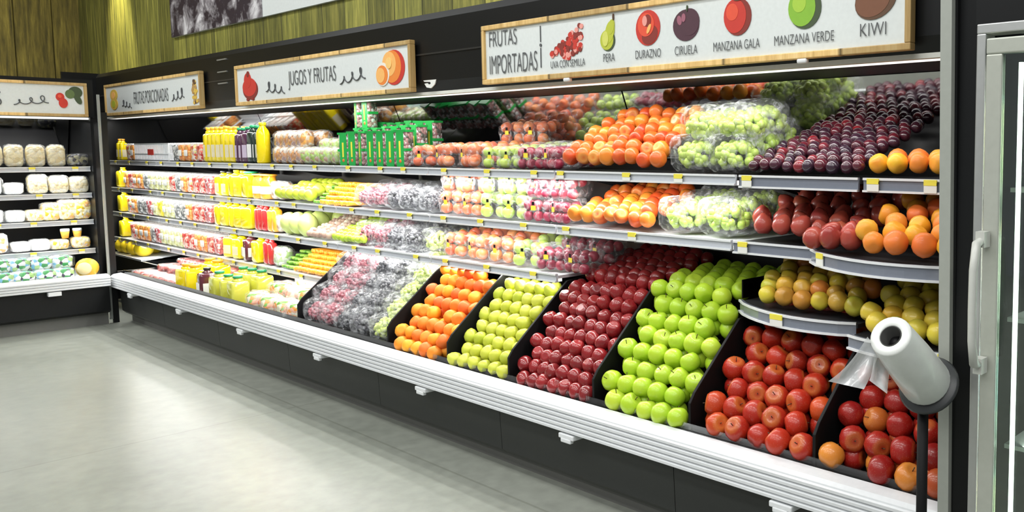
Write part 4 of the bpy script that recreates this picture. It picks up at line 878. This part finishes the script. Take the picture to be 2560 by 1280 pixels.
g = MB(); g.prism([(LX-.22, 1.66), (LX-.22, 1.96), (LX-.95, 1.99), (LX-.95, 1.66)], 'Y', YA, 2.08); LM(g, 'fascia', BLACK)
g = MB(); g.box((LX-.32, YA, 1.645), (LX-.28, YB, 1.66)); LM(g, 'canopy_lamp', LAMP)
g = MB(); g.box((LX-1.0, YB, 0), (LX-.24, YB+.02, 1.66)); LM(g, 'end_panel', BLACK)
g = MB(); g.add([(LX-.94, YA, 1.29), (LX-.94, YB-.01, 1.29), (LX-.80, YB-.01, 1.655), (LX-.80, YA, 1.655)], [(0,1,2,3)]); LM(g, 'mirror', mm)
LZ = [1.268, 1.055, .838, .602]
for z in LZ:
    g = MB(); g.box((LX-.95, YA, z-.022), (LX-.315, YB-.005, z-.008)); s = LM(g, 'shelf', DSHELF if z == LZ[0] else SHELFM)
    g = MB(); g.box((-.012, YA, z-.04), (0, YB-.005, z), 1); g.box((0, YA, z-.008), (.006, YB-.005, z)); g.box((0, YA, z-.04), (.006, YB-.005, z-.033))
    o = g.obj('price_rail', [WHITE, RAILG], s); o.location = (LX-.30, 0, 0)
    for y in tg(1.3, 2.05, 3):
        g = MB(); g.box((0, -.02, -.036), (.004, .02, -.012), 1); g.box((0, -.02, -.018), (.005, .02, -.002)); o = g.obj('price_tag', [YEL, PAPER], s, (LX-.294, y, z))
def lthing(name, cols, hy, hz, hx, y, z, label, cat, group, seed, kind='pouch'):
    o = link(name, None)
    link('contents', blob_me('contents', chunks(name+'_c%d' % seed, cols, 34 if name == 'snack_bag' else 40), hx, hy, hz, seed, .05, .45), o)
    link('wrap_film', blob_me('wrap_film', FILMF if kind == 'frost' else FILM, hx*1.07, hy*1.07, hz*1.04, seed+9, .07, .42), o)
    o.location = (LX-.42, y, z); tag(o, label, cat, group)
CH = [(.85, .76, .5), (.9, .85, .66), (.7, .58, .32)]; WH = [(.9, .9, .9), (.85, .87, .9), (.9, .88, .82)]; YO = [(.9, .6, .05), (.95, .8, .3), (.85, .4, .05), (.9, .85, .6)]; WO = [(.9, .88, .85), (.9, .45, .12), (.9, .9, .88)]; CB = [(.2, .5, .75), (.7, .82, .88), (.06, .36, .1), (.03, .03, .06), (.35, .6, .2), (.8, .82, .86)]
for i, y in enumerate((1.30, 1.47, 1.60, 1.73, 1.86)): lthing('cheese_bag', CH, .058, .085, .035, y, LZ[0], '%s upright bag of grated cheese on the top shelf of the left case' % place(i, 5), 'bag', 'cheese bags on the left case', 100+i)
lthing('sauce_pack', [(.02, .02, .03), (.1, .1, .08), (.3, .28, .15)], .07, .05, .05, 2.0, LZ[0], 'dark squat pack at the right end of the left top shelf', 'pack', None, 110)
for i, (y, cols, hz) in enumerate(((1.30, CH, .06), (1.45, WH, .07), (1.58, WH, .045), (1.73, CH, .075), (1.86, CH, .07), (1.99, CH, .065))): lthing('cheese_pack', cols, .062, hz, .05, y, LZ[1], '%s pale cheese pack on the second shelf of the left case' % place(i, 6), 'pack', 'cheese packs on the left second shelf', 120+i, 'frost')
for i, (y, cols, hz) in enumerate(((1.30, WH, .06), (1.45, WH, .05), (1.58, WH, .045), (1.70, YO, .045), (1.80, YO, .07), (1.90, YO, .08), (2.0, YO, .08))): lthing('snack_pack', cols, .06, hz, .05, y, LZ[2], '%s white and yellow pack on the third shelf of the left case' % place(i, 7), 'pack', 'packs on the left third shelf', 130+i, 'frost')
for i, (y, cols, hz) in enumerate(((1.30, WO, .07), (1.46, WO, .075), (1.60, WH, .04), (1.72, WH, .045), (1.84, YO, .04), (1.98, YO, .045))): lthing('snack_pack', cols, .062, hz, .05, y, LZ[3], '%s white and orange pack on the lowest shelf of the left case' % place(i, 6), 'pack', 'packs on the left fourth shelf', 140+i, 'frost')
for i, y in enumerate((1.885, 1.965)):
    o = thing('pudding_cup', '%s small yellow cup with white top stacked on the lowest left shelf' % place(i, 2), 'cup', (LX-.42, y, LZ[3]+.085), group='pudding cups')
    g = MB(); g.lathe([(.022, 0), (.03, .05), (.03, .055)], 12); g.obj('cup_body', plain('custard', (.9, .55, .1), .4), o)
    g = MB(); g.lathe([(.0315, .055), (.0315, .075), (.028, .078)], 12); g.obj('cup_lid', WHITE, o)
rg = random.Random(9)
for r in range(2):
    for i in range(5):
        lthing('snack_bag', CB, .075, .05-.0*r, .085, 1.30+i*.125+rg.uniform(-.01, .01), .38+r*.09, '%s blue and green snack bag in the left case bottom, %s layer' % (place(i, 5), ('lower', 'upper')[r]), 'bag', 'snack bags in the left case bottom', 150+i+r*5)
        o = C.objects[-1]
for o in C.objects:
    if o.get('group') == 'snack bags in the left case bottom': o.location.x = LX-.15-(.09 if o.location.z > .4 else 0)
pg = thing('cut_papaya', 'halved yellow papaya at the right end of the left case bottom', 'papaya', (LX-.16, 1.955, .46), (0, 0, -.2))
g = MB(); g.sphere((0, 0, 0), .078, 0, 16, 10, (.8, 1, 1)); g.obj('papaya_skin', fruit('papaya_skin', [(.9, .55, .04), (.9, .6, .06)], (.8, .35, .03), .5, 12), pg)
g = MB(); g.lathe([(.05, .0), (.045, .008), (0, .01)], 14, (.055, -.02, 0), 0, (1, -.2, .1)); g.obj('papaya_flesh', plain('papaya_flesh', (.9, .75, .4), .4), pg)
# left sign
SX, SZ = 0, 1.663
s1 = sign(-.35, 2.035, SZ, 1.93, 'wooden framed sign with curly lines and radish picture over the left case', turn=True)
ly = lambda y: y+.35
fpic_l = lambda name, layers: fpic(name, [(ly(a), *r) for a, *r in layers], s1)
fpic_l('radish_picture', [(1.96, 1.855, .045, .045, DGN), (1.925, 1.84, .03, .035, pm('leaf', (.12, .18, .06))), (1.975, 1.80, .02, .04, DGN, .4), (1.862, 1.815, .027, .032, RD), (1.88, 1.768, .028, .038, RD), (1.86, 1.82, .012, .014, pm('bright_red', (.8, .09, .04)))])
squiggle(ly(1.58), ly(1.79), lz(1.745), s1, True, h=.055)
write('S', ly(1.465), ly(1.512), lz(1.735), lz(1.845), s1)

# ------------------------------------------------------------------ right: black column and glass door freezer
g = MB(); g.prism([(2.11, 0), (3.1, 0), (3.1, 3.2), (2.09, 3.2)], 'X', X1+.035, -.955)
tag(g.obj('black_column', BLACK), 'black panel column between the open case and the freezer', 'column', kind='structure')
fz = thing('glass_door_freezer', 'upright freezer with glass door and pale metal frame at the right edge', 'freezer', (-.95, 2.1, 0))
def FM(mb, name, mats, parent=None, bevel=0):
    o = mb.obj(name, mats, bevel=bevel)
    if parent: o.parent = parent
    else: o.location = (.95, -2.1, 0); o.parent = fz
    return o
ZT = 1.72
g = MB(); g.box((-.95, 2.08, 0), (-.925, 2.14, ZT-.025)); g.box((-.95, 2.08, ZT-.025), (.6, 2.14, ZT)); FM(g, 'door_surround', ALU, bevel=.003)
g = MB(); g.box((-.955, 2.085, ZT), (.7, 3.1, 2.6)); g.box((-.95, 2.78, 0), (.6, 3.1, ZT)); g.box((-.95, 2.16, 0), (-.93, 2.8, ZT)); FM(g, 'cabinet', BLACK)
g = MB(); zt = ZT-.04; g.box((-.915, 2.06, .15), (-.872, 2.085, zt-.04)); g.box((-.915, 2.06, zt-.04), (-.10, 2.085, zt)); g.box((-.15, 2.06, .15), (-.10, 2.085, zt-.04)); g.box((-.915, 2.06, .1), (-.10, 2.085, .15))
door = FM(g, 'door', plain('pale_door_frame', (.5, .52, .46), .35, .3), bevel=.004)
def FD(mb, name, mats): o = mb.obj(name, mats); o.parent = door; return o
g = MB(); g.box((-.872, 2.068, .15), (-.15, 2.076, zt-.04)); FD(g, 'door_pane', glass('door_glass', (.86, .95, .9), .06))
g = MB(); g.tube([(-.903, 2.05, 1.175), (-.903, 2.0, 1.165), (-.903, 1.985, 1.1), (-.903, 1.983, 1.0), (-.903, 1.985, .92), (-.903, 2.0, .86), (-.903, 2.05, .85)], [.012, .012, .011, .011, .011, .012, .012], 8); g.box((-.915, 2.02, 1.155), (-.891, 2.055, 1.195)); g.box((-.915, 2.02, .83), (-.891, 2.055, .87)); FD(g, 'door_handle', plain('pale_handle', (.55, .56, .52), .3))
g = MB(); g.tube([(-.842, 2.11, .2), (-.842, 2.11, .9), (-.842, 2.11, zt-.06)], .0065, 10); FM(g, 'lamp_tube', plain('lit_tube', (.95, 1, .92), .4, emis=3))
area('freezer_lamp_light', (-.84, 2.2, .95), .03, 1.4, 6, (PI/2, 0, -.6))
FCOL = [(.3, .5, .2), (.6, .62, .35), (.15, .3, .35), (.7, .72, .6), (.55, .4, .15)]
for j, z in enumerate((.25, .6, .95, 1.3)):
    g = MB(); g.box((-.9, 2.2, z-.012), (.5, 2.75, z)); s = FM(g, 'freezer_shelf', ALU)
    for i in range(4):
        o = thing('frozen_pack', '%s frozen pack on the %s freezer shelf' % (place(i, 4), ('bottom', 'second', 'third', 'top')[j]), 'pack', (-.76+i*.1, 2.30, z), group='frozen packs behind the glass door')
        g = MB(); g.rbox((-.046, -.06, 0), (.046, .06, .25), .01); g.obj('carton', chunks('frozen_%d' % ((i+j) % 3), [FCOL[(i+j) % 5], FCOL[(i+j+1) % 5], FCOL[(i+j+2) % 5]], 14), o)

# ------------------------------------------------------------------ bag roll on its stand
cb = Vector((-1.040, 2.05, .765)); ax = (rt*(-.64*.73)+up*(.77*.73)-fw*.68).normalized()
st = thing('bag_roll_stand', 'black floor stand with a round plate holding the plastic bag roll', 'stand', (-1.0454, 2.0476, 0))
base = Vector((-1.0454, 2.0476, 0))
def SM(mb, name, mats): o = mb.obj(name, mats); o.location = -base; o.parent = st; return o
base2 = Vector((-1.038, 1.99, 0))
ctr = base2+Vector((0, 0, .782))
g = MB(); g.lathe([(.16, 0), (.16, .01), (.03, .018), (.016, .03)], 24, tuple(base2)); SM(g, 'foot', BLACKM)
g = MB(); g.lathe([(.0145, .02), (.0145, .745)], 12, tuple(base2)); SM(g, 'pole', BLACKM)
back = ctr-ax*.012+Vector((.01, 0, .01))
g = MB(); g.lathe([(.0, -.006), (.078, -.006), (.083, 0), (.078, .008), (0, .008)], 32, tuple(back), 0, ax); SM(g, 'round_plate', plain('dark_grey_plate', (.035, .038, .04), .4))
g = MB(); g.lathe([(.014, 0), (.014, .245), (.0, .25)], 12, tuple(back), 0, ax); SM(g, 'spindle', BLACKM)
rl = thing('plastic_bag_roll', 'white roll of thin plastic produce bags tilted on the black stand', 'bag roll', tuple(back+ax*.012))
RM = plain('rolled_plastic_white', (.78, .8, .77), .35, coat=.2, bump=.2, bscale=30)
def lath_q(prof, seg=28, mi=0, nm='', mats=RM):
    g = MB(); g.lathe(prof, seg, (0, 0, 0), 0, ax); return g.obj(nm, mats, rl)
lath_q([(.028, 0), (.062, 0), (.066, .01), (.061, .14), (.053, .258), (.051, .264), (.030, .264), (.0275, .26), (.0272, .1), (.028, .0)], nm='rolled_bags')
lath_q([(.0265, .10), (.0272, .262), (.025, .262), (.0245, .10)], nm='cardboard_core', mats=plain('dark_core', (.02, .02, .018), .6))
# loose end of the film hanging from the roll
FT = film('thin_white_film', (.95, .96, .97), .6, .85, 6)
A = back+ax*.012; up_in = ax
sl = (-rt*.75+up*.25).normalized()
def sheet(name, p0, p1, q0, q1, n=10, sag=.012):
    vs = []
    for i in range(n+1):
        for j in range(n+1):
            u_, v_ = i/n, j/n; p = (p0.lerp(p1, v_)).lerp(q0.lerp(q1, v_), u_); p = p-fw*(sag*math.sin(u_*PI)*math.sin(v_*9+1)) - up*(.01*math.sin(u_*PI)); vs.append(p-A)
    g = MB(); m_ = n+1; g.add(vs, [(i*m_+j, i*m_+j+1, (i+1)*m_+j+1, (i+1)*m_+j) for i in range(n) for j in range(n)], 0, True); return g.obj(name, FT, rl)
e1 = A+ax*.258-rt*.057; e0 = A+ax*.08-rt*.06
def px(dx, dy): return rt*(dx/930)-up*(dy/930)          # offsets in metres at the roll's distance
sheet('loose_bag_end', e1, e0.lerp(e1, .55), e1+px(-88, 100), e1+px(-8, 118))
sheet('loose_bag_end', e0.lerp(e1, .72), e0.lerp(e1, .12), e1+px(4, 98), e1+px(44, 128))
